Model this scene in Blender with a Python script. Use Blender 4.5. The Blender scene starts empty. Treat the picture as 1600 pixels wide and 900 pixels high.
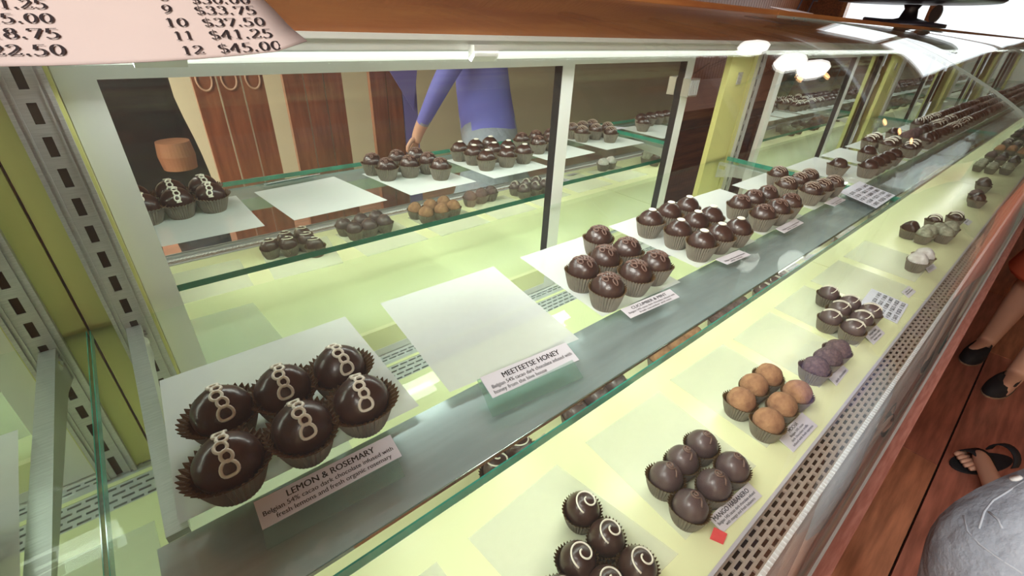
import bpy, bmesh, math, random
from mathutils import Vector, Matrix
random.seed(7)
C = bpy.context.scene.collection
R = math.radians
H = 1.30                      # camera height over the floor
# ------------------------------------------------------------------ camera
FPX = 707.786
CAMX = ((0.76655165, -0.29939661, 0.56811991), (-0.64077339, -0.41517203, 0.64578762), (0.04252087, -0.85906569, -0.51009619))
cd = bpy.data.cameras.new('camera'); cam = bpy.data.objects.new('camera', cd); C.objects.link(cam)
cd.sensor_width = 36; cd.lens = FPX / 1600 * 36; cd.clip_start = .01; cd.clip_end = 100
m = Matrix.Identity(4)
for i in range(3):
    m[i][0] = CAMX[i][0]; m[i][1] = -CAMX[i][1]; m[i][2] = -CAMX[i][2]
m[2][3] = H
cam.matrix_world = m
bpy.context.scene.camera = cam
# ------------------------------------------------------------------ sky, exposure, big lights
sc = bpy.context.scene
sc.view_settings.view_transform = 'Standard'; sc.view_settings.look = 'None'; sc.view_settings.gamma = 1
sc.view_settings.exposure = 0.12
sc.cycles.transparent_max_bounces = 32; sc.cycles.max_bounces = 14; sc.cycles.glossy_bounces = 8
w = bpy.data.worlds.new('sky'); sc.world = w; w.use_nodes = True
w.node_tree.nodes['Background'].inputs[0].default_value = (.92, .95, 1, 1)
w.node_tree.nodes['Background'].inputs[1].default_value = 1.25

def area(name, loc, rot, sx, sy, power, col=(1, 1, 1)):
    l = bpy.data.lights.new(name, 'AREA'); l.shape = 'RECTANGLE'; l.size = sx; l.size_y = sy; l.energy = power; l.color = col
    o = bpy.data.objects.new(name, l); C.objects.link(o); o.location = loc; o.rotation_euler = rot
    return o
NSEC = 5; PER = 1.23
# LED tubes under the top rail of each case section, lighting shelf and deck
for k in range(NSEC):
    area('led_tube_light', (.535 + PER * k, .495, H - .040), (R(-38), 0, 0), 1.12, .02, 1.75, (.93, 1, .95))
    area('shelf_led_light', (.56 + PER * k, .205, H - .3065), (0, 0, 0), 1.12, .02, .55, (.97, 1, .93))
# added ambient fill lights, placed where the glass does not reflect them
FILL_PANELS = ((-1.5, -1.6), (-1.5, .4))
for (x, y) in FILL_PANELS:
    area('ambient_fill_light', (x, y, 2.66), (0, 0, 0), 1.8, 1.2, 150, (1, .98, .95))
area('window_daylight', (7.7, 1.55, 1.75), (0, R(90), 0), 1.5, 1.7, 9, (.92, .96, 1))

# ------------------------------------------------------------------ helpers
def ray(u, v):
    d = (u - 800, v - 450, FPX)
    return [sum(CAMX[i][j] * d[j] for j in range(3)) for i in range(3)]
def onz(u, v, z):             # z relative to the lens; returns world point
    d = ray(u, v); t = z / d[2]; return Vector((d[0] * t, d[1] * t, H + z))
def ony(u, v, y):
    d = ray(u, v); t = y / d[1]; return Vector((d[0] * t, y, H + d[2] * t))
def mir(u, v, Y, M=.545):     # a place on the customers' side seen in the mirrored doors
    d = ray(u, v); t = (2 * M - Y) / d[1]; return Vector((d[0] * t, Y, H + d[2] * t))

def tag(o, label=None, cat=None, group=None, kind=None):
    if label: o['label'] = label
    if cat: o['category'] = cat
    if group: o['group'] = group
    if kind: o['kind'] = kind
    return o
def empty(name, loc, label=None, cat=None, group=None, kind=None, rz=0):
    o = bpy.data.objects.new(name, None); C.objects.link(o); o.location = loc; o.rotation_euler = (0, 0, rz); o.empty_display_size = .02
    return tag(o, label, cat, group, kind)
def link(name, me, mats=None, parent=None, smooth=False, world=True):
    if mats is not None:
        for mm in (mats if isinstance(mats, (list, tuple)) else [mats]): me.materials.append(mm)
    if smooth:
        for p in me.polygons: p.use_smooth = True
    o = bpy.data.objects.new(name, me); C.objects.link(o)
    if parent:
        o.parent = parent
        if world:
            o.matrix_parent_inverse = parent_world(parent).inverted()
    return o
def parent_world(p):
    M = Matrix.LocRotScale(p.location, p.rotation_euler, p.scale)
    if p.parent: M = parent_world(p.parent) @ p.matrix_parent_inverse @ M
    return M
class MB:
    def __init__(s): s.v = []; s.f = []; s.mi = []
    def add(s, vs, fs, mi=0):
        b = len(s.v); s.v += [tuple(x) for x in vs]
        for f in fs: s.f.append([b + i for i in f]); s.mi.append(mi)
        return s
    def box(s, x0, x1, y0, y1, z0, z1, mi=0):
        return s.add([(x, y, z) for z in (z0, z1) for y in (y0, y1) for x in (x0, x1)],
                     [(0, 2, 3, 1), (4, 5, 7, 6), (0, 1, 5, 4), (2, 6, 7, 3), (0, 4, 6, 2), (1, 3, 7, 5)], mi)
    def slab(s, q, t, mi=0):  # quad of 4 top points, thickened along its normal
        q = [Vector(p) for p in q]; n = (q[1] - q[0]).cross(q[2] - q[0]).normalized()
        if n.z < 0: n = -n
        lo = [p - n * t for p in q]
        return s.add(q + lo, [(0, 1, 2, 3), (7, 6, 5, 4), (0, 4, 5, 1), (1, 5, 6, 2), (2, 6, 7, 3), (3, 7, 4, 0)], mi)
    def tube(s, pts, r, n=8, closed=False, mi=0, flat=1.0):
        pts = [Vector(p) for p in pts]; N = len(pts); vs = []
        prev = None
        for i in range(N):
            a = pts[i - 1] if (i > 0 or closed) else pts[i]; b = pts[(i + 1) % N] if (i < N - 1 or closed) else pts[i]
            t = (b - a).normalized() if (b - a).length > 1e-9 else Vector((0, 0, 1))
            if prev is None:
                up = Vector((0, 0, 1)) if abs(t.z) < .9 else Vector((1, 0, 0))
            else: up = prev
            sd = t.cross(up)
            if sd.length < 1e-6: sd = t.cross(Vector((1, 0, 0)))
            sd.normalize(); up = sd.cross(t).normalized(); prev = up
            rr = r[i] if isinstance(r, (list, tuple)) else r
            for k in range(n):
                an = 2 * math.pi * k / n
                vs.append(pts[i] + sd * math.cos(an) * rr + up * math.sin(an) * rr * flat)
        fs = []
        for i in range(N if closed else N - 1):
            j = (i + 1) % N
            for k in range(n): fs.append((i * n + k, i * n + (k + 1) % n, j * n + (k + 1) % n, j * n + k))
        if not closed:
            fs.append(tuple(range(n - 1, -1, -1))); fs.append(tuple((N - 1) * n + k for k in range(n)))
        return s.add(vs, fs, mi)
    def lathe(s, prof, n=24, c=(0, 0, 0), mi=0):
        vs = [(c[0] + r * math.cos(2 * math.pi * k / n), c[1] + r * math.sin(2 * math.pi * k / n), c[2] + z) for r, z in prof for k in range(n)]
        fs = [(i * n + k, i * n + (k + 1) % n, (i + 1) * n + (k + 1) % n, (i + 1) * n + k) for i in range(len(prof) - 1) for k in range(n)]
        fs.append(tuple(range(n - 1, -1, -1))); fs.append(tuple((len(prof) - 1) * n + k for k in range(n)))
        return s.add(vs, fs, mi)
    def prism(s, prof, x0, x1, mi=0):   # closed (y,z) outline swept along x
        n = len(prof); vs = [(x, y, z) for x in (x0, x1) for y, z in prof]
        fs = [(i, (i + 1) % n, n + (i + 1) % n, n + i) for i in range(n)] + [tuple(range(n - 1, -1, -1)), tuple(range(n, 2 * n))]
        return s.add(vs, fs, mi)
    def mesh(s, name):
        me = bpy.data.meshes.new(name); me.from_pydata([tuple(v) for v in s.v], [], s.f)
        for p, i in zip(me.polygons, s.mi): p.material_index = i
        me.validate(); me.update()
        bm = bmesh.new(); bm.from_mesh(me); bmesh.ops.recalc_face_normals(bm, faces=bm.faces); bm.to_mesh(me); bm.free()
        return me
    def build(s, name, mats, parent=None, smooth=False):
        return link(name, s.mesh(name), mats, parent, smooth)
def child(name, me, parent):            # shared mesh in local coordinates
    o = bpy.data.objects.new(name, me); C.objects.link(o); o.parent = parent; return o

# ------------------------------------------------------------------ materials
def mat(name, col, rough=.5, metal=0, noise=0, nscale=20, col2=None, bump=0, bscale=200, bdist=.002, spec=.5, trans=0, emit=0, coat=0, stretch=None):
    M = bpy.data.materials.new(name); M.use_nodes = True; nt = M.node_tree; b = nt.nodes['Principled BSDF']
    b.inputs['Base Color'].default_value = (*col, 1); b.inputs['Roughness'].default_value = rough; b.inputs['Metallic'].default_value = metal
    b.inputs['Specular IOR Level'].default_value = spec; b.inputs['Coat Weight'].default_value = coat; b.inputs['Coat Roughness'].default_value = .15
    b.inputs['Transmission Weight'].default_value = trans
    if emit:
        b.inputs['Emission Color'].default_value = (*col, 1); b.inputs['Emission Strength'].default_value = emit
    tc = nt.nodes.new('ShaderNodeTexCoord'); src = tc.outputs['Object']
    if stretch:
        mp = nt.nodes.new('ShaderNodeMapping'); mp.inputs['Scale'].default_value = stretch; nt.links.new(src, mp.inputs[0]); src = mp.outputs[0]
    if col2 or noise:
        c2 = col2 or tuple(x * (1 - noise) for x in col)
        n = nt.nodes.new('ShaderNodeTexNoise'); n.inputs['Scale'].default_value = nscale; n.inputs['Detail'].default_value = 6
        r = nt.nodes.new('ShaderNodeValToRGB'); r.color_ramp.elements[0].position = .35; r.color_ramp.elements[1].position = .68
        r.color_ramp.elements[0].color = (*c2, 1); r.color_ramp.elements[1].color = (*col, 1)
        nt.links.new(src, n.inputs['Vector']); nt.links.new(n.outputs['Fac'], r.inputs[0]); nt.links.new(r.outputs[0], b.inputs['Base Color'])
    if bump:
        n = nt.nodes.new('ShaderNodeTexNoise'); n.inputs['Scale'].default_value = bscale; n.inputs['Detail'].default_value = 5
        bp = nt.nodes.new('ShaderNodeBump'); bp.inputs['Strength'].default_value = bump; bp.inputs['Distance'].default_value = bdist
        nt.links.new(src, n.inputs['Vector']); nt.links.new(n.outputs['Fac'], bp.inputs['Height']); nt.links.new(bp.outputs[0], b.inputs['Normal'])
    return M
def glass(name, tint, ior=1.5, rough=.0, milk=0.0, refl=.96):
    M = bpy.data.materials.new(name); M.use_nodes = True; nt = M.node_tree; nt.nodes.clear()
    out = nt.nodes.new('ShaderNodeOutputMaterial'); t = nt.nodes.new('ShaderNodeBsdfTransparent'); g = nt.nodes.new('ShaderNodeBsdfGlossy')
    t.inputs[0].default_value = (*tint, 1); g.inputs['Roughness'].default_value = rough
    lyr = nt.nodes.new('ShaderNodeLayerWeight'); lyr.inputs[0].default_value = .5      # Schlick reflectance, same from both faces
    pw_ = nt.nodes.new('ShaderNodeMath'); pw_.operation = 'POWER'; pw_.inputs[1].default_value = 5; nt.links.new(lyr.outputs['Facing'], pw_.inputs[0])
    lw = nt.nodes.new('ShaderNodeMath'); lw.operation = 'MULTIPLY_ADD'; lw.inputs[1].default_value = refl; lw.inputs[2].default_value = ((ior - 1) / (ior + 1)) ** 2
    nt.links.new(pw_.outputs[0], lw.inputs[0])
    mx = nt.nodes.new('ShaderNodeMixShader'); nt.links.new(lw.outputs[0], mx.inputs[0]); nt.links.new(t.outputs[0], mx.inputs[1]); nt.links.new(g.outputs[0], mx.inputs[2])
    res = mx
    if milk:                  # fine dust film on the pane
        d = nt.nodes.new('ShaderNodeBsdfDiffuse'); d.inputs[0].default_value = (.85, .9, .88, 1)
        m2 = nt.nodes.new('ShaderNodeMixShader'); m2.inputs[0].default_value = milk
        nt.links.new(mx.outputs[0], m2.inputs[1]); nt.links.new(d.outputs[0], m2.inputs[2]); res = m2
    nt.links.new(res.outputs[0], out.inputs[0])
    return M
def paper(name, col, tr=.35):
    M = bpy.data.materials.new(name); M.use_nodes = True; nt = M.node_tree; nt.nodes.clear()
    out = nt.nodes.new('ShaderNodeOutputMaterial'); d = nt.nodes.new('ShaderNodeBsdfDiffuse'); t = nt.nodes.new('ShaderNodeBsdfTransparent')
    n = nt.nodes.new('ShaderNodeTexNoise'); n.inputs['Scale'].default_value = 18; r = nt.nodes.new('ShaderNodeValToRGB')
    r.color_ramp.elements[0].color = (*[c * .93 for c in col], 1); r.color_ramp.elements[1].color = (*col, 1)
    nt.links.new(n.outputs['Fac'], r.inputs[0]); nt.links.new(r.outputs[0], d.inputs[0])
    mx = nt.nodes.new('ShaderNodeMixShader'); mx.inputs[0].default_value = tr
    nt.links.new(d.outputs[0], mx.inputs[1]); nt.links.new(t.outputs[0], mx.inputs[2]); nt.links.new(mx.outputs[0], out.inputs[0])
    return M
M_deck = mat('pale_yellow_enamel', (.86, .89, .53), .28, noise=.05, nscale=6)
M_yel = mat('yellow_painted_metal', (.66, .65, .24), .4, noise=.06, nscale=9)
M_alu = mat('brushed_aluminium', (.62, .62, .62), .38, .55, noise=.25, nscale=60, stretch=(1, 40, 40))
M_chrome = mat('chrome', (.85, .86, .87), .08, 1)
M_mirror = mat('mirror_silver', (.86, .90, .85), .0, 1)
M_white = mat('white_enamel_frame', (.80, .82, .80), .35, noise=.04, nscale=12)
M_grey = mat('grey_light_bar', (.46, .52, .56), .24, .45, noise=.18, nscale=9, stretch=(1, 8, 8))
M_gedge = mat('green_glass_edge', (.03, .34, .24), .12, noise=.35, nscale=40, coat=.6)
M_gcut = mat('pale_cut_glass_edge', (.20, .23, .21), .2)
M_glass = glass('clear_front_glass', (.972, .985, .975), ior=1.28, milk=.004, refl=.7)   # reflectance set below ordinary glass to keep reflections weak
M_shelf = glass('green_tinted_shelf_glass', (.962, .992, .968), ior=1.3, milk=.006, refl=.6)
M_acr = glass('clear_acrylic', (.78, .90, .84), milk=.05)
M_gback = bpy.data.materials.new('green_glass_back_edge')   # polished edge: green from outside, clear through the pane
M_gback.use_nodes = True; _n = M_gback.node_tree; _b = _n.nodes['Principled BSDF']; _b.inputs['Base Color'].default_value = (.02, .20, .14, 1); _b.inputs['Roughness'].default_value = .15
_g = _n.nodes.new('ShaderNodeNewGeometry'); _t = _n.nodes.new('ShaderNodeBsdfTransparent'); _m = _n.nodes.new('ShaderNodeMixShader')
_n.links.new(_g.outputs['Backfacing'], _m.inputs[0]); _n.links.new(_b.outputs[0], _m.inputs[1]); _n.links.new(_t.outputs[0], _m.inputs[2]); _n.links.new(_m.outputs[0], _n.nodes['Material Output'].inputs[0])
M_sheet = paper('waxed_paper', (.66, .70, .67), .16)
M_deckpaper = paper('waxed_paper_thin', (.86, .89, .78), .50)
M_card = mat('card_stock', (.72, .70, .76), .35)
M_ink = mat('black_ink', (.012, .012, .014), .4)
M_pink = mat('pinkish_price_paper', (.37, .305, .28), .6, noise=.05, nscale=14)
M_dark = mat('dark_void', (.012, .010, .010), .8)
M_slotd = mat('dark_duct', (.03, .022, .008), .8)
M_vent = mat('taupe_vent_metal', (.40, .33, .28), .5, .1)
M_ventb = mat('grey_vent_metal', (.60, .63, .66), .4, .3)
M_wood = mat('red_brown_wood', (.27, .085, .030), .38, col2=(.13, .038, .014), nscale=5, stretch=(1.2, 10, 14), bump=.15, bscale=60, coat=.2)
M_wood2 = mat('orange_wood', (.42, .17, .05), .32, col2=(.26, .085, .028), nscale=4, stretch=(1, 12, 16), coat=.3)
M_ledge = mat('pink_wood_ledge', (.46, .21, .17), .3, col2=(.34, .13, .10), nscale=30, stretch=(1, 9, 9), bump=.2)
M_cream = mat('cream_plaster', (.70, .66, .46), .8, noise=.06, nscale=3)
M_choc = mat('dark_chocolate', (.055, .024, .017), .33, col2=(.036, .015, .011), nscale=70, bump=.12, bscale=260, coat=.25)
M_curl = mat('piped_chocolate', (.15, .085, .065), .4, bump=.1)
M_icing = mat('white_icing', (.84, .80, .68), .45)
M_cocoa = mat('cocoa_dust', (.42, .225, .115), .95, col2=(.26, .12, .065), nscale=120, bump=.7, bscale=500)
M_rough = mat('crumb_coating', (.17, .105, .10), .8, col2=(.075, .042, .04), nscale=260, bump=.9, bscale=450)
M_sugar = mat('powder_sugar', (.82, .80, .80), .9, col2=(.55, .50, .48), nscale=90, bump=.7, bscale=300)
M_grchoc = mat('greyish_chocolate', (.10, .062, .062), .38, noise=.3, nscale=60, coat=.2)
M_cupo = mat('greaseproof_cup_outside', (.235, .205, .165), .7, noise=.2, nscale=90)
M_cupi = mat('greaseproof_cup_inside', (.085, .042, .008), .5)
M_red = mat('red_paper', (.80, .10, .10), .4)

# ------------------------------------------------------------------ the room
def structure(o): o['kind'] = 'structure'; return o
fl = structure(MB().box(-2.5, 8.0, -3.2, 3.0, -.06, -.02).build('floor', M_dark))
plank_mats = [mat('floor_plank_wood', c, .3, col2=tuple(x * .55 for x in c), nscale=5, stretch=(1, 9, 9), bump=.12, bscale=50, coat=.15)
              for c in ((.47, .18, .125), (.52, .205, .12), (.41, .15, .11), (.56, .24, .135))]
pw = .235
yy = -.1935 - pw * 3
row = 0; pk = {}
while yy < .35:
    x = -2.5 + (row * .83) % 1.9 - 1.9
    while x < 8:
        a = max(x, -2.5); b = min(x + 1.9, 8)
        if b - a > .05:
            o = MB().box(a + .002, b - .002, yy + .003, yy + pw - .003, -.02, 0).build('plank', plank_mats[random.randrange(4)], fl)
        x += 1.9
    yy += pw; row += 1
MB().box(-2.5, 8, -3.2, -.1935 - pw * 3, -.02, -.001).build('plank', plank_mats[0], fl)
MB().box(-2.5, 8, yy, 3.0, -.02, -.001).build('plank', plank_mats[1], fl)
cl = structure(MB().box(-2.5, 8, -3.2, 3.0, 2.70, 2.76).build('ceiling', mat('honey_ceiling_wood', (.50, .24, .10), .5, col2=(.34, .14, .055), nscale=5, stretch=(1, 8, 8))))
for k in range(8): MB().box(-2 + k * 1.3, -1.88 + k * 1.3, -3.2, 3.0, 2.58, 2.70).build('beam', M_wood, cl)
wb = structure(MB().box(-2.5, 8, 2.9, 3.0, 0, 2.7).build('wall_back', M_wood))
M_bead = mat('beadboard_wood', (.50, .21, .10), .4, col2=(.40, .15, .07), nscale=6, stretch=(8, 8, 1))
bd = None
for k in range(118):
    x = 1.0 + k * .06
    if bd is None:
        bd = MB().box(0, .054, -.012, 0, 0, 2.1).mesh('beadboard'); bd.materials.append(M_bead)
    o = bpy.data.objects.new('board', bd); C.objects.link(o); o.location = (x, 2.9, .6); o.parent = wb
structure(MB().box(-2.5, 8, -3.2, -3.1, 0, 2.7).build('wall_front', M_cream))
structure(MB().box(-2.6, -2.5, -3.2, 3.0, 0, 2.7).build('wall_left', M_cream))
wr = MB(); wr.box(7.4, 7.5, -3.2, 3.0, 0, .95); wr.box(7.4, 7.5, -3.2, 3.0, 2.45, 2.7); wr.box(7.4, 7.5, 2.45, 3.0, .95, 2.45); wr.box(7.4, 7.5, -3.2, .60, .95, 2.45)
structure(wr.build('wall_right', M_wood))
for k in range(2):
    y0 = .60 + k * .925; y1 = y0 + .925
    f = MB(); f.box(7.36, 7.46, y0, y0 + .05, .95, 2.45); f.box(7.36, 7.46, y1 - .05, y1, .95, 2.45); f.box(7.36, 7.46, y0, y1, .95, 1.0); f.box(7.36, 7.46, y0, y1, 2.4, 2.45); f.box(7.38, 7.44, y0, y1, 1.70, 1.73)
    wo = structure(f.build('window_%d' % (k + 1), M_wood2))
    MB().box(7.41, 7.415, y0 + .05, y1 - .05, 1.0, 1.70).build('pane', M_glass, wo)
    MB().box(7.41, 7.415, y0 + .05, y1 - .05, 1.73, 2.4).build('pane', M_glass, wo)
# warm recessed lamps and round pendant shades of the ceiling
for i, (x, y, big) in enumerate(((4.4, .9, 0), (5.0, .9, 0), (5.9, .2, 0), (6.3, .0, 0), (6.7, -.2, 0), (3.3, 1.15, 1), (3.5, .90, 1), (3.75, .80, 1))):
    nm = 'ceiling_lamp'
    e = empty(nm, (x, y, 2.58), ('warm small spot lamp on the wooden ceiling, %s' % ('farthest from the window wall', 'second farthest from the window wall', 'middle of the five', 'second nearest to the window wall', 'nearest to the window wall')[i]) if not big else
              ('round white pendant lamp above the back counter, %s of three' % ('nearest', 'middle', 'farthest')[i - 5]), 'lamp', 'ceiling lamps')
    if big:
        MB().tube([(x, y, 2.58), (x, y, 2.3)], .008).build('cord', M_dark, e)
        MB().lathe([(.02, .20), (.06, .18), (.088, .12), (.09, .08), (.055, .02), (.015, 0)], 24, (x, y, 2.10)).build('globe', mat('lamp_globe', (1, .98, .94), emit=3), e, True)
    else:
        MB().lathe([(.055, 0), (.06, .02), (.06, .06)], 20, (x, y, 2.52)).build('housing', M_dark, e)
        MB().lathe([(.045, 0), (.045, .006)], 20, (x, y, 2.512)).build('bulb', mat('warm_bulb', (1, .55, .22), emit=5), e)
# white frames for the added fill lights
for i, (x, y) in enumerate(FILL_PANELS):
    e = empty('fill_light_panel', (x, y, 2.58), 'added white fill-light panel under the ceiling left of the photographer, %s' % ('towards the street side', 'towards the back wall')[i], 'ceiling light', 'added fill panels')
    MB().box(x - .95, x + .95, y - .65, y + .65, 2.665, 2.70).build('frame', M_white, e)
# back counter cabinet behind the case
bc = empty('back_counter', (3, 1.7, 0), 'dark reddish wooden counter behind the display case, seen past the sliding doors', 'counter')
MB().box(-.5, 6.5, 1.25, 1.95, .0, .92).build('body', M_wood, bc)
MB().box(-.55, 6.55, 1.20, 2.0, .92, .96).build('worktop', M_wood2, bc)
for k in range(8):
    d = MB().box(-.45 + k * .86, .37 + k * .86, 1.232, 1.25, .12, .86).build('door', M_wood, bc)
    MB().box(.30 + k * .86, .32 + k * .86, 1.21, 1.232, .5, .62).build('handle', M_chrome, d)
tc_ = empty('tall_cabinet', (1.75, 2.6, 0), 'tall dark red wooden cabinet against the back wall, seen past the open door', 'cabinet')
MB().box(1.0, 3.3, 2.35, 2.86, 0, 1.34).build('body', mat('dark_red_wood', (.30, .085, .045), .3, col2=(.18, .045, .022), nscale=4, stretch=(6, 6, 1), coat=.4), tc_)
for k in range(3): MB().box(1.05 + k * .75, 1.72 + k * .75, 2.325, 2.35, .1, 1.29).build('door', M_wood, tc_)

# ------------------------------------------------------------------ perforated grille with true slots
def grille(x0, x1, y0, y1, rows, pitch, slen, swid, z, mats, parent, name='vent_grille', depth=.003):
    g = MB(); n = int((x1 - x0) / pitch); px = (x1 - x0) / n; rp = (y1 - y0) / rows
    for r in range(rows):
        off = (r % 2) * .5
        ya = y0 + r * rp; yb = ya + rp; yc = (ya + yb) / 2; s0 = yc - swid / 2; s1 = yc + swid / 2
        g.add([(x0, ya, z), (x1, ya, z), (x1, s0, z), (x0, s0, z)], [(0, 1, 2, 3)]); g.add([(x0, s1, z), (x1, s1, z), (x1, yb, z), (x0, yb, z)], [(0, 1, 2, 3)])
        last = x0
        for i in range(n):
            xc = x0 + (i + .5 + off) * px
            if xc + slen / 2 > x1: break
            a = xc - slen / 2; b = xc + slen / 2
            g.add([(last, s0, z), (a, s0, z), (a, s1, z), (last, s1, z)], [(0, 1, 2, 3)])
            q = [(a, s0, z), (b, s0, z), (b, s1, z), (a, s1, z)]; lo = [(p[0], p[1], z - depth) for p in q]
            g.add(q + lo, [(0, 4, 5, 1), (1, 5, 6, 2), (2, 6, 7, 3), (3, 7, 4, 0)])
            last = b
        g.add([(last, s0, z), (x1, s0, z), (x1, s1, z), (last, s1, z)], [(0, 1, 2, 3)])
    g.add([(x0, y0, z - depth * 3), (x1, y0, z - depth * 3), (x1, y1, z - depth * 3), (x0, y1, z - depth * 3)], [(0, 1, 2, 3)], 1)
    return g.build(name, mats, parent)

# ------------------------------------------------------------------ display case, five sections
ZD = -.455; ZS = -.272; DK = 1.083      # DK brings deck positions measured on the -.42 plane to the deck
GP = [(-.013, -.465), (-.012, -.36), (-.009, -.27), (-.003, -.205), (.006, -.16), (.028, -.127), (.06, -.098), (.10, -.073), (.145, -.050), (.19, -.029), (.23, -.0125), (.27, .001), (.32, .013), (.375, .022), (.43, .027), (.50, .031)]
def smooth_prof(p, n=4):
    out = []
    for i in range(len(p) - 1):
        a = p[max(i - 1, 0)]; b = p[i]; c = p[i + 1]; d = p[min(i + 2, len(p) - 1)]
        for k in range(n):
            t = k / n
            out.append(tuple(.5 * (2 * b[j] + (c[j] - a[j]) * t + (2 * a[j] - 5 * b[j] + 4 * c[j] - d[j]) * t * t + (3 * b[j] - a[j] - 3 * c[j] + d[j]) * t ** 3) for j in (0, 1)))
    out.append(p[-1]); return out
GS = smooth_prof(GP)
ORD = ['nearest', 'second', 'third', 'fourth', 'farthest']
DOORS = [((-.025, .58), (.53, .955)), ((1.345, 1.93), (1.86, 2.28)), ((2.46, 3.03), (2.95, 3.42)), ((3.66, 4.26), (4.15, 4.62)), ((4.88, 5.5), (5.35, 5.9))]
M_lock = mat('lock_metal', (.75, .75, .74), .25, .9)
def door(parent, x0, x1, y0, zt=-.034, zb=ZD + .002, sw=.026, rail=.024):
    f = MB(); y1 = y0 + .012
    f.box(x0, x0 + sw, y0, y1, H + zb, H + zt); f.box(x1 - sw, x1, y0, y1, H + zb, H + zt)
    f.box(x0 + sw, x1 - sw, y0, y1, H + zt - rail, H + zt); f.box(x0 + sw, x1 - sw, y0, y1, H + zb, H + zb + .012)
    fr = f.build('sliding_door', M_white, parent)
    MB().box(x0 + sw, x1 - sw, y0 + .0005, y0 + .008, H + zb + .012, H + zb + .046).build('vent_reflection_cover', M_deck, fr)  # yellow strip added to hide the vents' reflection in the mirror
    fr['label'] = 'white framed mirrored sliding door'
    MB().box(x0 + sw, x1 - sw, y0 + .008, y0 + .011, H + zb + .012, H + zt - rail).build('mirror_pane', M_mirror, fr)
    g = MB(); g.box(x1 - sw - .0025, x1 - sw, y0 + .001, y0 + .008, H + zb + .012, H + zt - rail); g.build('seal_strip', M_dark, fr)
    return fr
for k in range(NSEC):
    X0 = -.0775 + PER * k if k else -.0775; X1 = -.0775 + PER * (k + 1)
    cs = empty('display_case', ((X0 + X1) / 2, .27, 0), 'curved glass display case with pale yellow deck and mirrored doors, %s in the row' % ORD[k], 'display case', 'display case sections standing in a row')
    g = .0012
    MB().box(X0 + g, X1 - g, -.012, .565, 0, H + ZD - .03).build('base_cabinet', M_wood, cs)
    # deck pan: between front lip and back vents
    MB().box(X0 + g, X1 - g, .0444, .472, H + ZD - .02, H + ZD).build('deck', M_deck, cs)
    MB().prism([(.0425, H + ZD - .02), (.046, H + ZD - .02), (.046, H + ZD + .0025), (.0425, H + ZD + .0025)], X0 + g, X1 - g).build('deck_lip', mat('satin_lip', (.62, .60, .66), .35, .2), cs)
    MB().box(X0 + g, X1 - g, .5335, .565, H + ZD - .02, H + ZD - .001).build('door_track', M_white, cs)
    MB().box(X0 + g, X1 - g, .5125, .521, H + ZD - .02, H + ZD - .001).build('back_trim', M_ventb, cs)
    MB().box(X0 + g, X1 - g, .507, .5125, H + ZD - .02, H + ZD).build('deck_strip', M_deck, cs)
    grille(X0 + g, X1 - g, .472, .507, 4, .0145, .0112, .0030, H + ZD - .001, [M_ventb, M_slotd], cs, 'back_vent')
    grille(X0 + g, X1 - g, .521, .5335, 2, .0145, .0112, .0026, H + ZD - .001, [M_ventb, M_slotd], cs, 'back_vent')
    grille(X0 + g, X1 - g, .0157, .0425, 4, .0178, .0142, .0034, H + ZD - .004, [M_vent, M_slotd], cs, 'front_vent')
    # white ribs imitating the LED's reflection, brushed plate and glazing channel at the front
    rb = MB(); rb.box(X0 + g, X1 - g, .0103, .0157, H + ZD - .02, H + ZD - .004)
    xx = X0 + .004
    while xx < X1 - .005:
        rb.box(xx, xx + .0032, .0105, .0155, H + ZD - .004, H + ZD - .0025); xx += .0066
    rb.build('led_reflection_strip', mat('led_reflection_white', (.92, .94, .96), .2, spec=.8), cs)
    MB().box(X0 + g, X1 - g, -.0027, .0103, H + ZD - .02, H + ZD - .006).build('brushed_plate', M_alu, cs)
    ch = MB(); ch.box(X0 + g, X1 - g, -.006, -.0025, H + ZD - .03, H + ZD - .001); ch.box(X0 + g, X1 - g, -.0185, -.0155, H + ZD - .03, H + ZD - .002); ch.box(X0 + g, X1 - g, -.0155, -.006, H + ZD - .03, H + ZD - .016)
    ch.build('glazing_channel', M_alu, cs)
    MB().prism([(-.0330, H - .508), (-.0125, H - .508), (-.0125, H - .492), (-.0330, H - .492)], X0 + g, X1 - g).build('wooden_ledge', M_ledge, cs)
    # curved front glass, 4 mm thick
    pr = [(y, H + z) for y, z in GS]; inn = []
    for i, (y, z) in enumerate(pr):
        a = pr[max(i - 1, 0)]; b = pr[min(i + 1, len(pr) - 1)]; dy = b[0] - a[0]; dz = b[1] - a[1]; L = math.hypot(dy, dz)
        inn.append((y + dz / L * .004, z - dy / L * .004))
    gm = MB(); n = len(pr); xa = X0 + .002; xb = X1 - .002
    vs = [(x, y, z) for x in (xa, xb) for y, z in pr] + [(x, y, z) for x in (xa, xb) for y, z in inn]
    fo = [(i, i + 1, n + i + 1, n + i) for i in range(n - 1)]; fi = [(2 * n + i, 3 * n + i, 3 * n + i + 1, 2 * n + i + 1) for i in range(n - 1)]
    gm.add(vs, fo + fi); b0 = len(gm.f)
    ed = [(i, 2 * n + i, 2 * n + i + 1, i + 1) for i in range(n - 1)] + [(n + i, n + i + 1, 3 * n + i + 1, 3 * n + i) for i in range(n - 1)] + [(0, n, 3 * n, 2 * n), (n - 1, 3 * n - 1, 4 * n - 1, 2 * n - 1)]
    fg = gm.build('front_glass', M_glass, cs, True)
    ge = MB(); ge.add(vs, ed); ge.build('cut_edge', M_gcut, fg)
    # top board and white rail
    MB().box(X0 + g, X1 - g, .500, .78, H - .018, H + .040).build('top_board', M_wood2, cs)
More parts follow.
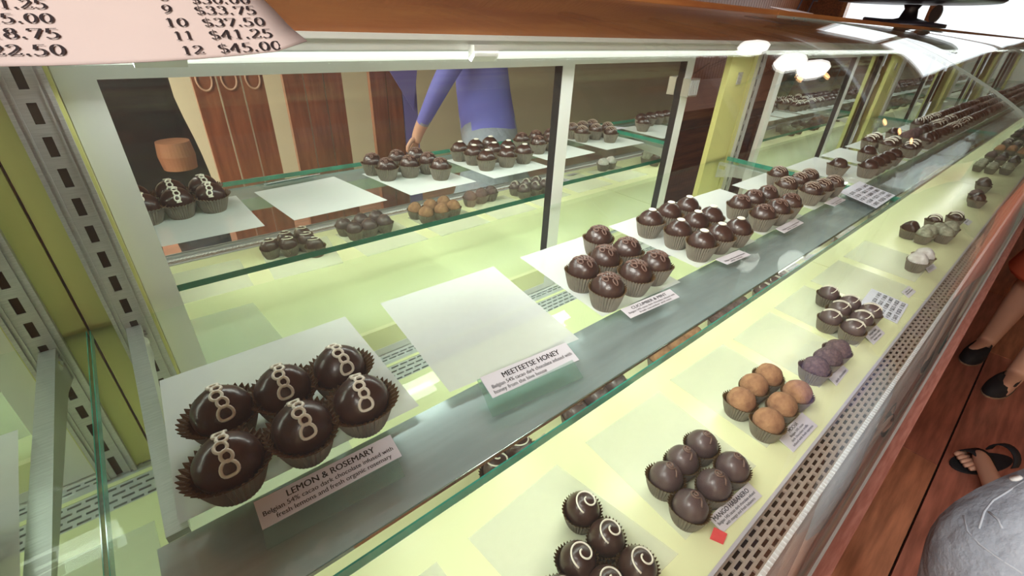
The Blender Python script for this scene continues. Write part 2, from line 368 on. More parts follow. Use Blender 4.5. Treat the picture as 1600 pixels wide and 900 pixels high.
    rl = MB(); rl.prism([(.493, H - .0235), (.500, H - .0235), (.500, H - .018), (.493, H - .018)], X0 + g, X1 - g); rl.box(X0 + g, X1 - g, .500, .575, H - .034, H - .018)
    rl.build('top_rail', M_white, cs)
    MB().tube([(X0 + .02, .506, H - .040), (X1 - .02, .506, H - .040)], .0045, 10).build('led_tube', mat('led_tube_glow', (.95, 1, .96), emit=.6), cs)
    # posts and slotted standards
    xp0, xp1 = (X0 + .002, X0 + .052)
    MB().box(xp0, xp1, .524, .575, H + ZD, H - .034).build('post', M_yel, cs)
    MB().box(X1 - .100, X1 - .004, .524, .536, H + ZD, H - .034).build('post', M_yel, cs)
    sx = -.058 + PER * k
    for a, b in ((sx, sx + .030),) + (((X1 - .006 - .030, X1 - .006),) if k < 0 else ()):
        st = MB(); ys = .5205
        st.box(a, a + .003, ys - .004, .524, H + ZD, H - .034); st.box(b - .003, b, ys - .004, .524, H + ZD, H - .034)
        st.box(a + .003, b - .003, ys + .001, .524, H + ZD, H - .034, 1)
        z = H - .05
        c = (a + b) / 2
        st.box(a + .003, c - .0030, ys - .001, ys, H + ZD, H - .034); st.box(c + .0030, b - .003, ys - .001, ys, H + ZD, H - .034)
        zz = H - .036
        while zz > H + ZD + .02:
            st.box(c - .0030, c + .0030, ys - .001, ys, zz - .0095, zz); zz -= .0254
        for rx_ in (a + .0055, b - .0065): st.box(rx_, rx_ + .0012, ys - .003, ys - .001, H + ZD, H - .034)
        st.build('slotted_standard', [M_alu, M_slotd], cs)
    # shelf brackets
    for bx in (sx + .015, X1 - .035):
        bm_ = MB(); bm_.prism([(.50, H + ZS - .008), (.25, H + ZS - .0085), (.25, H + ZS - .014), (.48, H + ZS - .034), (.519, H + ZS - .045), (.519, H + ZS - .008)], bx - .0075, bx + .0045)
        br = bm_.build('shelf_bracket', M_alu, cs)
        MB().tube([(bx - .001, .515, H + ZS - .018), (bx - .001, .500, H + ZS - .018)], .008, 16).build('knob', M_chrome, br)
    (a0, a1), (b0_, b1) = DOORS[k]
    door(cs, a0, a1, .5365); d2 = door(cs, b0_, b1, .552)
    if k == 0:
        # lock on the right hand stile
        lz = H - .105
        lk = MB(); lk.box(b1 - .030, b1 + .006, .535, .552, lz - .018, lz + .016); lk.build('lock', M_lock, d2)
        for q in range(5): MB().box(b1 - .027 + q * .0066, b1 - .0245 + q * .0066, .533, .535, lz - .015, lz + .013).build('lock_rib', M_alu, d2)
        MB().tube([(b1 - .01, .545, lz + .016), (b1 + .02, .56, lz + .022), (b1 + .09, .57, lz + .040)], .0016, 6).build('lock_cable', M_wood, d2)
    MB().box(X1 - .055, X1 - .036, .5225, .524, H - .105, H - .080).build('label_patch', mat('printed_patch', (.22, .21, .18), .6, col2=(.45, .45, .40), nscale=300), cs)
    if k == 0:
        MB().box(X0 - .012, X0 - .0005, .0, .575, H + ZD - .02, H + .02).build('end_panel', M_white, cs)
        MB().box(X0 - .0005, X0 + .001, .010, .5235, H + ZD + .0, H - .036).build('end_mirror', mat('end_mirror_silver', (.80, .85, .76), .012, 1), cs)
        for (cx) in (.045, .37):
            MB().prism([(.488, H - .028), (.500, H - .028), (.500, H - .044), (.494, H - .046), (.488, H - .040)], cx - .018, cx + .018).build('rail_clip', M_white, cs)
# shelves: one glass pane per section, resting on the brackets
def shelf(k):
    x0 = -.0755 + PER * k; x1 = x0 + PER - .004
    z1 = H + ZS; z0 = z1 - .008
    s = MB()
    s.box(x0 + .0006, x1 - .0006, .1612, .5198, z0, z1)
    o = s.build('glass_shelf', [M_shelf], None)
    tag(o, 'long green-edged glass shelf carrying truffles on waxed paper, %s of five sections' % ORD[k], 'shelf', 'glass shelves in the display cases')
    e = MB(); e.box(x0, x1, .1600, .1612, z0, z1); e.box(x0, x0 + .0006, .1612, .5198, z0, z1); e.box(x1 - .0006, x1, .1612, .5198, z0, z1)
    e.build('edge', M_gedge, o)
    bm2 = bpy.data.meshes.new('back_edge'); bm2.from_pydata([(x1, .5201, z0), (x0, .5201, z0), (x0, .5201, z1), (x1, .5201, z1)], [], [(0, 1, 2, 3)]); link('back_edge', bm2, M_gback, o)
    lb = empty('shelf_light_bar', ((x0 + x1) / 2, .2, z0 - .02), 'grey light bar under the front edge of the glass shelf, %s of five' % ORD[k], 'light', 'light bars under the shelf fronts')
    zt = z0 - .0004; zb = H - .304
    MB().prism([(.176, zb + .002), (.245, zb + .002), (.245, zt), (.176, zt)], x0 + .02, x1 - .002).build('housing', M_grey, lb)
    MB().box(x0 + .02, x1 - .002, .1735, .1757, zb, zt - .001).build('mirror_face', M_mirror, lb)
    for yq, rq in ((.1765, .0012), (.1815, .0016)):
        MB().tube([(x0 + .02, yq, zt - .0012), (x1 - .002, yq, zt - .0012)], rq * .7, 8).build('chrome_bead', M_chrome, lb, True)
    MB().box(x0 + .06, x1 - .06, .195, .215, zb + .0, zb + .002).build('diffuser', mat('bar_diffuser', (.97, 1, .93), emit=3), lb)
for k in range(NSEC): shelf(k)
# far end panel
e = MB().box(-.0775 + PER * NSEC, -.0775 + PER * NSEC + .012, 0, .575, .0, H + .02).build('end_panel_far', M_white); e.name = 'case_end_panel'
tag(e, 'white panel closing the far end of the display case row', 'panel')

# ------------------------------------------------------------------ truffles
def cup_mesh(rb, rt, h, flare, seed, oval=1.0):
    rnd = random.Random(seed); n = 72; g = MB()
    lv = [(0, rb, .25), (.004, rb + (rt - rb) * .2, 1), (h * .6, rb + (rt - rb) * .65, 1), (h, rt, 1), (h + .0035, rt + flare, 1.5)]
    ph = [rnd.uniform(0, 6.28) for _ in range(3)]
    def ring(dr, zoff, top):
        vs = []
        for i, (z, r, fl) in enumerate(lv):
            for k in range(n):
                a = 2 * math.pi * k / n; zig = (.0009 if k % 2 else -.0009) * min(fl, 1.2)
                wob = (.0008 * math.sin(2 * a + ph[0]) + .0005 * math.sin(3 * a + ph[1])) * (i / 4)
                zz = z + zoff + (.0008 * math.sin(2 * a + ph[2]) * i / 4)
                if i == 4: zz += (.0012 if k % 2 else -.0012)
                rr = r + dr + zig + wob
                vs.append((rr * math.cos(a) * oval, rr * math.sin(a) / oval, max(zz, zoff)))
        return vs
    fs = [(i * n + k, i * n + (k + 1) % n, (i + 1) * n + (k + 1) % n, (i + 1) * n + k) for i in range(4) for k in range(n)]
    g.add(ring(0, 0, 0), fs + [tuple(range(n - 1, -1, -1))], 0)
    b = len(g.v); g.add(ring(-.00045, .0005, 0), [tuple(reversed(f)) for f in fs] + [tuple(range(n))], 1)
    for k in range(n):
        g.f.append([4 * n + k, 4 * n + (k + 1) % n, b + 4 * n + (k + 1) % n, b + 4 * n + k]); g.mi.append(1)
    me = bpy.data.meshes.new('paper_cup'); me.from_pydata(g.v, [], g.f)
    for p, i in zip(me.polygons, g.mi): p.material_index = i
    me.materials.append(M_cupo); me.materials.append(M_cupi); me.update(); return me
def surf(x, y, e):            # height of the chocolate over (x, y)
    q = 1 - (x / e[0]) ** 2 - (y / e[1]) ** 2
    return e[3] + e[2] * math.sqrt(max(q, .02))
def ball_mesh(e, amp, seed, M, peak=0):
    g = bmesh.new(); bmesh.ops.create_uvsphere(g, u_segments=28, v_segments=18, radius=1)
    rnd = random.Random(seed); ph = [rnd.uniform(0, 6.28) for _ in range(8)]
    for v in g.verts:
        x, y, z = v.co
        d = 1 + amp * (math.sin(3 * x + 2 * y + ph[0]) * .5 + math.sin(5 * y - 3 * z + ph[1]) * .35 + math.sin(7 * x + 4 * z + ph[2]) * .25 + math.sin(11 * y + 9 * x + ph[3]) * .14 + math.sin(17 * z + 15 * x + ph[4]) * .1)
        v.co = Vector((x * e[0] * d, y * e[1] * d, e[3] + z * e[2] * d + (peak * max(0, z) ** 6)))
    me = bpy.data.meshes.new('chocolate_shell'); g.to_mesh(me); g.free()
    for p in me.polygons: p.use_smooth = True
    me.materials.append(M); return me
# helper for all piped lines
def line_mesh(paths, e, r, M, name='icing', lift=.0002, flat=.75):
    g = MB()
    for pth in paths:
        cl = pth[0] == 'c'; pts = pth[1:] if cl else pth
        g.tube([(x, y, surf(x, y, e) + lift) for x, y in pts], r, 8, cl, 0, 1)
    me = g.mesh(name); me.materials.append(M)
    for p in me.polygons: p.use_smooth = True
    return me
def circ(cx, cy, rx, ry, n=14, a0=0, a1=6.283): return [(cx + rx * math.cos(a0 + (a1 - a0) * i / n), cy + ry * math.sin(a0 + (a1 - a0) * i / n)) for i in range(n + (0 if a1 - a0 > 6.28 else 1))]
def spiral(r0, r1, turns, n=34, cx=0, cy=0, ph=0): return [(cx + (r0 + (r1 - r0) * i / n) * math.cos(ph + turns * 6.283 * i / n), cy + (r0 + (r1 - r0) * i / n) * math.sin(ph + turns * 6.283 * i / n)) for i in range(n + 1)]
def curls(seed):
    rnd = random.Random(seed); out = []
    for k in range(9):
        a = k * 2.4 + rnd.uniform(-.3, .3); r = .0025 + .0095 * math.sqrt(k / 9)
        out.append(['c'] + circ(r * math.cos(a), r * math.sin(a), .0023, .0032, 10))
    out.append([(-.011 + .022 * t / 12, .004 * math.sin(t * 1.1)) for t in range(13)])
    out.append([(.004 * math.sin(t * .9 + 1), -.011 + .022 * t / 12) for t in range(13)])
    return out
E_L = (.0192, .0172, .0185, .0225); E_S = (.0178, .0178, .0175, .0225); E_D = (.0158, .0158, .0165, .0205)
chain = []                    # linked loops running over the egg from back to front
def am(pts): return [(x, E_L[1] * math.sin(max(-1.5, min(1.5, q / E_L[1])))) for x, q in pts]
yc = .0035
for rx, ry in ((.0029, .0028), (.0034, .0034), (.0030, .0032), (.0045, .0044)):
    yc -= ry; chain.append(['c'] + am(circ((.0012, -.0008, .0006, -.0002)[len(chain)], yc, rx, ry, 18))); yc -= ry * .84
yc = .0030
for rx, ry in ((.0030, .0030), (.0034, .0038), (.0032, .0036), (.0024, .0030)):
    yc += ry; chain.append(['c'] + am(circ((.0, .0008, -.0006, .0)[len(chain) - 4], yc, rx, ry, 16))); yc += ry * .84
KIND = {}
def kind(nm, cup, ball, extra): KIND[nm] = (cup, ball, extra)
cupL = [cup_mesh(.0145, .0205, .0195, .0042, s, o) for s, o in ((1, 1.02), (2, .97), (3, 1.0))]
cupS = [cup_mesh(.0140, .0192, .0195, .0016, s, o) for s, o in ((4, 1.0), (5, 1.03), (6, .97))]
cupD = [cup_mesh(.0125, .0168, .0165, .0016, s, o) for s, o in ((7, 1.0), (8, 1.04), (9, .96))]
kind('loops', cupL, [ball_mesh(E_L, .035, 1, M_choc), ball_mesh(E_L, .04, 2, M_choc)], [('icing', line_mesh(chain, E_L, .00105, M_icing, lift=.0009))])
kind('curls', cupS, [ball_mesh(E_S, .03, 3, M_choc), ball_mesh(E_S, .04, 4, M_choc)], [('piped_curls', line_mesh(curls(1), E_S, .0008, M_curl, 'piped_curls', .0005))])
dot = MB(); dot.lathe([(.0052, 0), (.0058, .0009), (.0048, .0018)], 14, (.001, .001, .0395)); dm = dot.mesh('white_dot'); dm.materials.append(M_icing)
kind('dot', cupS, [ball_mesh(E_S, .03, 5, M_choc), ball_mesh(E_S, .035, 6, M_choc)], [('white_dot', dm)])
kind('stripes', cupS, [ball_mesh(E_S, .05, 7, M_choc)], [('stripe_icing', line_mesh([[(-.012 + .0045 * j + .001 * math.sin(t), -.0135 * math.cos(math.asin(min(.9, abs(-.012 + .0045 * j) / .018))) + .027 * math.cos(math.asin(min(.9, abs(-.012 + .0045 * j) / .018))) * t / 14) for t in range(15)] for j in range(6)], E_S, .00055, mat('thin_pale_icing', (.42, .33, .26), .5), 'stripe_icing', .0005))])
kind('white_stripes', cupS, [ball_mesh(E_S, .05, 8, M_choc)], [('stripe_icing', line_mesh([[(-.011 + .0073 * j, -.012 + .024 * t / 14) for t in range(15)] for j in range(4)], E_S, .0012, M_icing, 'stripe_icing', .0005))])
kind('plain', cupS, [ball_mesh(E_S, .06, 9, M_choc), ball_mesh(E_S, .07, 10, M_choc)], [])
kind('white_spiral', cupD, [ball_mesh(E_D, .02, 11, M_choc)], [('icing', line_mesh([spiral(.0022, .0118, 1.3, 40, .001, -.003, 1.4)], E_D, .0008, M_icing, lift=.0005))])
kind('dark_spiral', cupD, [ball_mesh(E_D, .03, 12, M_grchoc), ball_mesh(E_D, .035, 13, M_grchoc)], [('piped_spiral', line_mesh([spiral(.0008, .0046, 1.7, 30, .002, .0, .5) + [(.0, -.0075), (-.004, -.0095)]], E_D, .0009, M_curl, 'piped_spiral', .0006))])
kind('cocoa', cupD, [ball_mesh(E_D, .045, 14, M_cocoa), ball_mesh(E_D, .05, 15, M_cocoa)], [])
kind('crumb', cupD, [ball_mesh(E_D, .06, 16, M_rough), ball_mesh(E_D, .06, 17, M_rough)], [])
kind('double_stripe', cupD, [ball_mesh(E_D, .02, 18, M_grchoc)], [('icing', line_mesh([[(-.0025, -.0125 + .025 * t / 14) for t in range(15)], [(.0005, -.0128 + .0256 * t / 14) for t in range(15)], [(-.0128 * math.cos(t * 3.1416 / 16), -.002 - .006 * math.sin(t * 3.1416 / 16)) for t in range(17)]], E_D, .00055, M_icing, lift=.0005))])
kind('sugar', cupD, [ball_mesh(E_D, .07, 19, M_sugar)], [])
kind('rocky', cupD, [ball_mesh(E_D, .12, 20, M_rough), ball_mesh(E_D, .14, 21, M_choc)], [])
kind('pale', cupD, [ball_mesh(E_D, .10, 22, mat('pale_nut_coating', (.40, .40, .30), .7, col2=(.20, .20, .14), nscale=120, bump=.5))], [])
kind('zebra', cupD, [ball_mesh(E_D, .05, 23, M_choc)], [('stripe_icing', line_mesh([[(-.010 + .0050 * j, -.011 + .022 * t / 12) for t in range(13)] for j in range(5)], E_D, .0011, M_icing, 'stripe_icing', .0005))])
cnt = [0]
def truffle(k, x, y, z, label, group, rz=None, s=1.0):
    cup, ball, ex = KIND[k]; i = cnt[0]; cnt[0] += 1
    rz = random.uniform(-.18, .18) if rz is None else rz
    e = empty('truffle', (x, y, z), label, 'truffle', group, rz=rz); e.scale = (s, s, s)
    child('paper_cup', cup[i % len(cup)], e)
    b = child('chocolate_shell', ball[i % len(ball)], e)
    for nm, me in ex: child(nm, me, b)
    return e
ZT = H + ZS + .0006; ZB = H + ZD + .0008
def grid(k, cells, z, desc, place, group, rowname, s=1.0, rz=None):
    """cells: (x, y, row, column) - every piece gets its own label"""
    if z == ZB: cells = [(x * DK, y * DK, r, c) for x, y, r, c in cells]; s *= DK
    for x, y, r, c in cells:
        truffle(k, x + random.uniform(-.0008, .0008), y + random.uniform(-.0008, .0008), z, '%s, %s %s, %s' % (desc, r, c, place), group, rz, s)
F, Mi, B = 'front row', 'middle row', 'back row'
L, Cc, Rr = 'left', 'centre', 'right'
grid('loops', [(-.001, .303, B, L), (.039, .299, B, Cc), (.082, .299, B, Rr), (-.007, .254, F, L), (.038, .254, F, Cc), (.081, .254, F, Rr)], ZT,
     'egg-shaped truffle with looped icing', 'behind LEMON & ROSEMARY card', 'lemon and rosemary truffles', F, 1.04)
grid('curls', [(.456, .346, B, 'single'), (.456, .301, Mi, Rr), (.414, .301, Mi, Cc), (.370, .297, Mi, L), (.455, .256, F, Rr), (.413, .255, F, Cc), (.362, .253, F, L)], ZT,
     'dark curl-topped truffle', 'behind CUCUMBER & MINT card', 'cucumber and mint truffles', F)
grid('dot', [(.569, .343, B, L), (.621, .345, B, Cc), (.670, .344, B, Rr), (.570, .296, Mi, L), (.620, .300, Mi, Cc), (.662, .299, Mi, Rr), (.562, .256, F, L), (.605, .254, F, Cc), (.650, .250, F, Rr)], ZT,
     'dark truffle topped with a white dot', 'on the shelf', 'white dotted truffles', F)
grid('curls', [(.755, .300, B, L), (.803, .299, B, Cc), (.849, .296, B, Rr), (.742, .254, F, L), (.790, .252, F, Cc), (.838, .253, F, Rr)], ZT,
     'curl-topped truffle', 'tray right of the white dotted ones', 'curl-topped truffles on the fourth tray', F)
grid('stripes', [(1.005, .343, B, 'single'), (.940, .300, Mi, L), (.995, .299, Mi, Cc), (1.043, .300, Mi, Rr), (.945, .258, F, L), (.990, .256, F, Cc), (1.034, .251, F, Rr)], ZT,
     'dark truffle with thin pale stripes', 'left of the shelf price sheet', 'thin striped truffles', F)
truffle('plain', 1.208, .299, ZT, 'single dark smooth truffle standing alone on white paper behind the shelf price sheet', None)
truffle('plain', 1.424, .302, ZT, 'dark peaked truffle standing behind the row of smooth ones, left of the white striped truffles', None)
for i, x in enumerate((1.26, 1.305, 1.35, 1.395, 1.45)):
    truffle('plain', x, .254, ZT, 'smooth dark truffle in the front row after the shelf price sheet, %s from the left' % ('first', 'second', 'third', 'fourth', 'fifth')[i], 'smooth truffles in a row')
grid('white_stripes', [(1.60, .345, B, L), (1.645, .345, B, Rr), (1.59, .299, Mi, L), (1.636, .299, Mi, Rr), (1.595, .254, F, L), (1.640, .254, F, Rr)], ZT,
     'dark truffle with bold white stripes', 'beyond the smooth ones', 'white striped truffles', F)
truffle('plain', 1.81, .34, ZT, 'small dark truffle standing alone behind the white striped ones', None)
# crowded far end of the shelf
NTH = ['first', 'second', 'third', 'fourth', 'fifth', 'sixth', 'seventh', 'eighth', 'ninth', 'tenth', 'eleventh', 'twelfth', 'thirteenth', 'fourteenth', 'fifteenth', 'sixteenth', 'seventeenth', 'eighteenth', 'nineteenth', 'twentieth', 'twenty-first', 'twenty-second', 'twenty-third', 'twenty-fourth', 'twenty-fifth', 'twenty-sixth', 'twenty-seventh']
xx = 1.78; far = 0; tray = -1
while xx < 5.6:
    kd = random.choice(('plain', 'curls', 'stripes', 'plain', 'rocky')); tray += 1
    if abs(xx - 2.2) < .1: kd = 'white_stripes'
    for j in range(3):
        for r, y in enumerate((.254, .299, .344)):
            if xx < 2.0 and r == 2: continue
            if random.random() < .1: continue
            truffle(kd, xx + j * .045, y, ZT, 'dark truffle, %s row %s, %s crowded tray beyond the white striped ones' % (('front', 'middle', 'back')[r], ('left', 'centre', 'right')[j], NTH[tray]), 'truffles crowding the far end of the shelf', random.uniform(0, 6), 1.12 if kd == 'rocky' else 1); far += 1
    xx += .165 if xx < 4 else .19
# deck trays
grid('white_spiral', [(.234, .148, B, 'single'), (.230, .116, Mi, Rr), (.195, .118, Mi, L), (.232, .083, F, Rr), (.198, .088, F, Cc), (.163, .108, F, L)], ZB,
     'dark truffle with a white spiral', 'on the deck nearest the camera', 'white spiral truffles', F, 1.02, .3)
grid('dark_spiral', [(.396, .118, B, Rr), (.360, .119, B, Cc), (.327, .118, B, L), (.395, .082, F, Rr), (.358, .083, F, Cc), (.318, .085, F, L)], ZB,
     'dark truffle with a small chocolate spiral', 'behind the MANGO HABANERO card', 'mango habanero truffles', F, 1.04)
grid('cocoa', [(.574, .123, B, Rr), (.538, .126, B, Cc), (.498, .124, B, L), (.571, .085, F, Rr), (.532, .087, F, Cc), (.490, .086, F, L)], ZB,
     'tan cocoa-dusted truffle', 'behind the MOCHA card', 'mocha truffles', F, 1.06)
grid('crumb', [(.718, .086, 'single row', Rr), (.685, .087, 'single row', Cc), (.647, .090, 'single row', L)], ZB,
     'purplish crumb-coated truffle', 'beyond the mocha tray', 'crumb-coated truffles', F, 1.05)
grid('double_stripe', [(.889, .155, B, 'single'), (.884, .120, Mi, Rr), (.846, .124, Mi, Cc), (.803, .124, Mi, L), (.881, .089, F, Rr), (.843, .091, F, Cc), (.801, .090, F, L)], ZB,
     'double-striped greyish truffle', 'beside the deck price sheet', 'double striped truffles', F, 1.04, .2)
grid('sugar', [(1.202, .092, 'pair', L), (1.245, .090, 'pair', Rr)], ZB, 'white powder-coated truffle', 'alone in the middle of the deck', 'powdered truffles', F, 1.1)
truffle('rocky', (1.41) * DK, .150 * DK, ZB, 'brown rocky truffle left of the pale nut group', None, None, 1.2)
for i, (x, y, kd) in enumerate(((1.43, .118, 'pale'), (1.47, .105, 'pale'), (1.51, .09, 'pale'), (1.45, .09, 'pale'))):
    truffle(kd, (x) * DK, y * DK, ZB, 'pale nut-coated truffle in the mixed deck group, %s from the left' % ('first', 'third', 'fourth', 'second')[i], 'pale nut truffles', None, 1.15)
truffle('zebra', (1.545) * DK, .128 * DK, ZB, 'zebra-striped truffle, left of two behind the nut-coated ones', 'zebra truffles', None, 1.1)
truffle('zebra', (1.615) * DK, .098 * DK, ZB, 'zebra-striped truffle, right of two behind the nut-coated ones', 'zebra truffles', None, 1.2)
truffle('pale', (1.40) * DK, .12 * DK, ZB, 'pale nut-coated truffle closest to the brown rocky one', 'pale nut truffles', None, 1.1)
for i, (x, y, kd) in enumerate(((1.88, .09, 'rocky'), (1.93, .10, 'rocky'), (2.10, .105, 'rocky'), (2.14, .11, 'rocky'))):
    truffle(kd, (x) * DK, y * DK, ZB, 'brown cluster truffle past the deck joint, %s from the camera' % ('first', 'second', 'third', 'fourth')[i], 'cluster truffles past the joint', None, 1.2)
xx = 2.45; i = 0
while xx < 5.2:
    kd = ('pale', 'rocky', 'cocoa', 'double_stripe', 'crumb', 'plain')[i % 6]
    for j in range(3):
        for r, y in enumerate((.092, .130, .165)):
            if (j + r + i) % 3 == 0: continue
            truffle(kd, (xx + j * .04) * DK, y * DK, ZB, 'small truffle, %s row %s, %s tray in the distant part of the deck' % (('front', 'middle', 'back')[r], ('left', 'centre', 'right')[j], NTH[i]), 'distant deck truffles', None, 1.1)
    xx += .26 if i % 2 else .22; i += 1

# ------------------------------------------------------------------ waxed paper sheets
def sheet(pts, z, label, group, M=None, t=.0004, name='paper_sheet'):
    if z < H - .4: pts = [(x * DK, y * DK) for x, y in pts]
    q = [Vector((x, y, z)) for x, y in pts]
    g = MB(); N = 6; random.seed(int(abs(pts[0][0]) * 1000) + 3)
    top = []
    for j in range(N + 1):
        for i in range(N + 1):
            u = i / N; v = j / N
            p = (q[0] * (1 - u) + q[1] * u) * (1 - v) + (q[3] * (1 - u) + q[2] * u) * v
            top.append((p.x, p.y, z))
    n1 = (N + 1) ** 2
    fs = [(j * (N + 1) + i, j * (N + 1) + i + 1, (j + 1) * (N + 1) + i + 1, (j + 1) * (N + 1) + i) for j in range(N) for i in range(N)]
    g.add(top, fs)
    o = g.build(name, M or M_sheet)
    return tag(o, label, 'paper', group)
zs = H + ZS + .0004; gS = 'waxed paper sheets on the glass shelf'
sheet([(-.034, .400), (.125, .401), (.122, .245), (-.042, .247)], zs, 'square waxed paper sheet under the egg-shaped looped truffles', gS)
sheet([(.165, .403), (.318, .399), (.293, .228), (.150, .243)], zs, 'empty square waxed paper sheet behind the MEETEETSE HONEY card', gS)
sheet([(.362, .399), (.505, .397), (.482, .232), (.343, .240)], zs, 'waxed paper sheet under the cucumber and mint truffles', gS)
sheet([(.545, .400), (.700, .399), (.690, .235), (.535, .240)], zs, 'bright waxed paper sheet under the white dotted truffles', gS)
sheet([(.735, .402), (.885, .398), (.872, .236), (.722, .238)], zs, 'waxed paper sheet under the fourth tray of curl-topped truffles', gS)
sheet([(.930, .396), (1.088, .398), (1.075, .238), (.920, .236)], zs, 'waxed paper sheet under the thin striped truffles', gS)
sheet([(1.175, .392), (1.362, .393), (1.350, .238), (1.180, .236)], zs, 'waxed paper sheet under the single smooth truffle', gS)
sheet([(1.390, .391), (1.548, .396), (1.540, .236), (1.385, .236)], zs, 'waxed paper sheet left of the bold white striped truffles', gS)
x = 1.58; i = 0
while x < 5.6:
    sheet([(x, .394), (x + .15, .394), (x + .145, .236), (x - .005, .236)], zs, 'white waxed paper sheet under crowded truffles, %s beyond the striped tray' % NTH[i], 'waxed paper sheets on the far shelf'); x += .168; i += 1
zd = H + ZD + .0005; gD = 'waxed paper sheets on the deck'
sheet([(.139, .203), (.263, .210), (.283, .070), (.150, .075)], zd, 'waxed paper sheet under the white spiral truffles', gD, M_deckpaper)
sheet([(.311, .211), (.454, .208), (.440, .070), (.300, .073)], zd, 'waxed paper sheet under the mango habanero truffles', gD, M_deckpaper)
sheet([(.485, .212), (.625, .208), (.612, .072), (.475, .074)], zd, 'waxed paper sheet under the cocoa-dusted truffles', gD, M_deckpaper)
sheet([(.650, .205), (.780, .205), (.772, .075), (.640, .075)], zd, 'waxed paper sheet under the crumb-coated truffles', gD, M_deckpaper)
sheet([(.800, .206), (.935, .206), (.925, .074), (.790, .074)], zd, 'waxed paper sheet under the double striped truffles', gD, M_deckpaper)
sheet([(.965, .206), (1.12, .206), (1.11, .074), (.960, .074)], zd, 'empty waxed paper sheet just past the deck price sheet', gD, M_deckpaper)
sheet([(1.15, .206), (1.30, .206), (1.29, .074), (1.14, .074)], zd, 'waxed paper sheet under the powdered truffles', gD, M_deckpaper)
sheet([(-.055, .200), (.105, .203), (.110, .080), (-.050, .078)], zd, 'waxed paper sheet at the left end of the deck', gD, M_deckpaper)
sheet([(-.06, .40), (.10, .41), (.09, .26), (-.065, .255)], zd, 'waxed paper sheet on the deck below the looped truffles', gD, M_deckpaper)
o = MB().slab([(x * DK, y * DK, z) for x, y, z in ((.319, .0590, zd + .0012), (.331, .0620, zd + .0045), (.336, .0505, zd + .0030), (.324, .0480, zd + .0010))], .0003).build('paper_scrap', M_red)
tag(o, 'small crumpled red paper scrap below the MANGO HABANERO card', 'paper scrap')

# ------------------------------------------------------------------ lettering
FONT_CACHE = {}
def text_geo(s, bold=0):
    c = bpy.data.curves.new('t', 'FONT'); c.body = s; c.size = 1; c.offset = bold; c.resolution_u = 3
    o = bpy.data.objects.new('t', c); C.objects.link(o)
    dg = bpy.context.evaluated_depsgraph_get(); me = o.evaluated_get(dg).to_mesh()
    vs = [tuple(v.co) for v in me.vertices]; fs = [tuple(p.vertices) for p in me.polygons]
    o.evaluated_get(dg).to_mesh_clear(); bpy.data.objects.remove(o)
    return vs, fs
def card(corners, lines, label, group, thick=.0008, holder=None, name='name_card', M=None, inkcol=None):
    """corners: back-left, back-right, front-right, front-left world points; lines: (text, u0, u1, v, height, bold) in 0..1 of the card"""
    q = [Vector(c) for c in corners]; q[1] = q[0] + (q[2] - q[3]); n = (q[1] - q[0]).cross(q[3] - q[0]).normalized()
    if n.z < 0: n = -n
    def P(u, v, h=.0004): return (q[3] * (1 - u) + q[2] * u) * (1 - v) + (q[0] * (1 - u) + q[1] * u) * v + n * h
    o = MB().slab(q, thick).build(name, M or M_card); tag(o, label, 'card', group)
    g = MB()
    for (s, u0, u1, v, h, b) in lines:
        vs, fs = text_geo(s, 0)
        if not vs: continue
        xa = min(p[0] for p in vs); xb = max(p[0] for p in vs)
        for sh in ((-.022, 0, .022) if b > .005 else (-.012, .012)):      # struck more than once for a bold face
            g.add([P(u0 + (u1 - u0) * (p[0] + sh - xa) / (xb - xa), v + h * p[1] / .72, .0004 + sh * .001) for p in vs], fs)
    if g.v:
        me = bpy.data.meshes.new('lettering'); me.from_pydata(g.v, [], g.f); link('lettering', me, M_ink, o)
    if holder:
        hq = [Vector(c) - n * .0012 for c in holder]; hq[1] = hq[0] + (hq[2] - hq[3]); MB().slab(hq, .0012).build('clear_holder', M_acr, o)
    return o
def sl(u, v, dz=0): return onz(u, v, ZS + .005 + dz)
gC = 'flavour name cards'
def qz(pts, z, tilt=.006):    # back edge raised a little, as in its holder
    a, b, c, d = [(p[0] * DK, p[1] * DK) for p in pts]
    return [(a[0], a[1], H + z + tilt), (b[0], b[1], H + z + tilt), (c[0], c[1], H + z + .0014), (d[0], d[1], H + z + .0014)]
card([onz(396, 785, -.265), onz(604, 675, -.265), onz(628, 712, -.2695), onz(410, 828, -.2695)],
     [('LEMON & ROSEMARY', .20, .84, .63, .24, .008), ('Belgian 54% cacao dark chocolate infused with', .03, .965, .37, .17, .004), ('fresh lemons and fresh organic rosemary', .10, .93, .12, .17, .004)],
     'white name card reading LEMON & ROSEMARY in front of the looped truffles', gC,
     holder=[onz(405, 800, -.2665), onz(612, 688, -.2665), onz(633, 742, -.2712), onz(416, 858, -.2712)])
card([onz(750, 590, -.263), onz(882, 528, -.263), onz(905, 562, -.2695), onz(770, 622, -.2695)],
     [('MEETEETSE HONEY', .20, .86, .60, .25, .008), ('Belgian 54% cacao dark chocolate infused with', .05, .97, .34, .17, .004), ('honey from the hive house', .04, .62, .10, .17, .004)],
     'creased name card reading MEETEETSE HONEY in front of the empty sheet', gC,
     holder=[onz(746, 592, -.2645), onz(885, 528, -.2645), onz(912, 588, -.2712), onz(770, 650, -.2712)])
card([onz(970, 483, -.264), onz(1049, 447, -.264), onz(1062, 464, -.2695), onz(986, 497, -.2695)],
     [('CUCUMBER & MINT', .15, .85, .60, .26, .008), ('Belgian 54% cacao dark chocolate infused with', .04, .97, .34, .16, .004), ('fresh cucumber and mint', .2, .85, .10, .16, .004)],
     'name card reading CUCUMBER & MINT in front of the curl-topped truffles', gC)
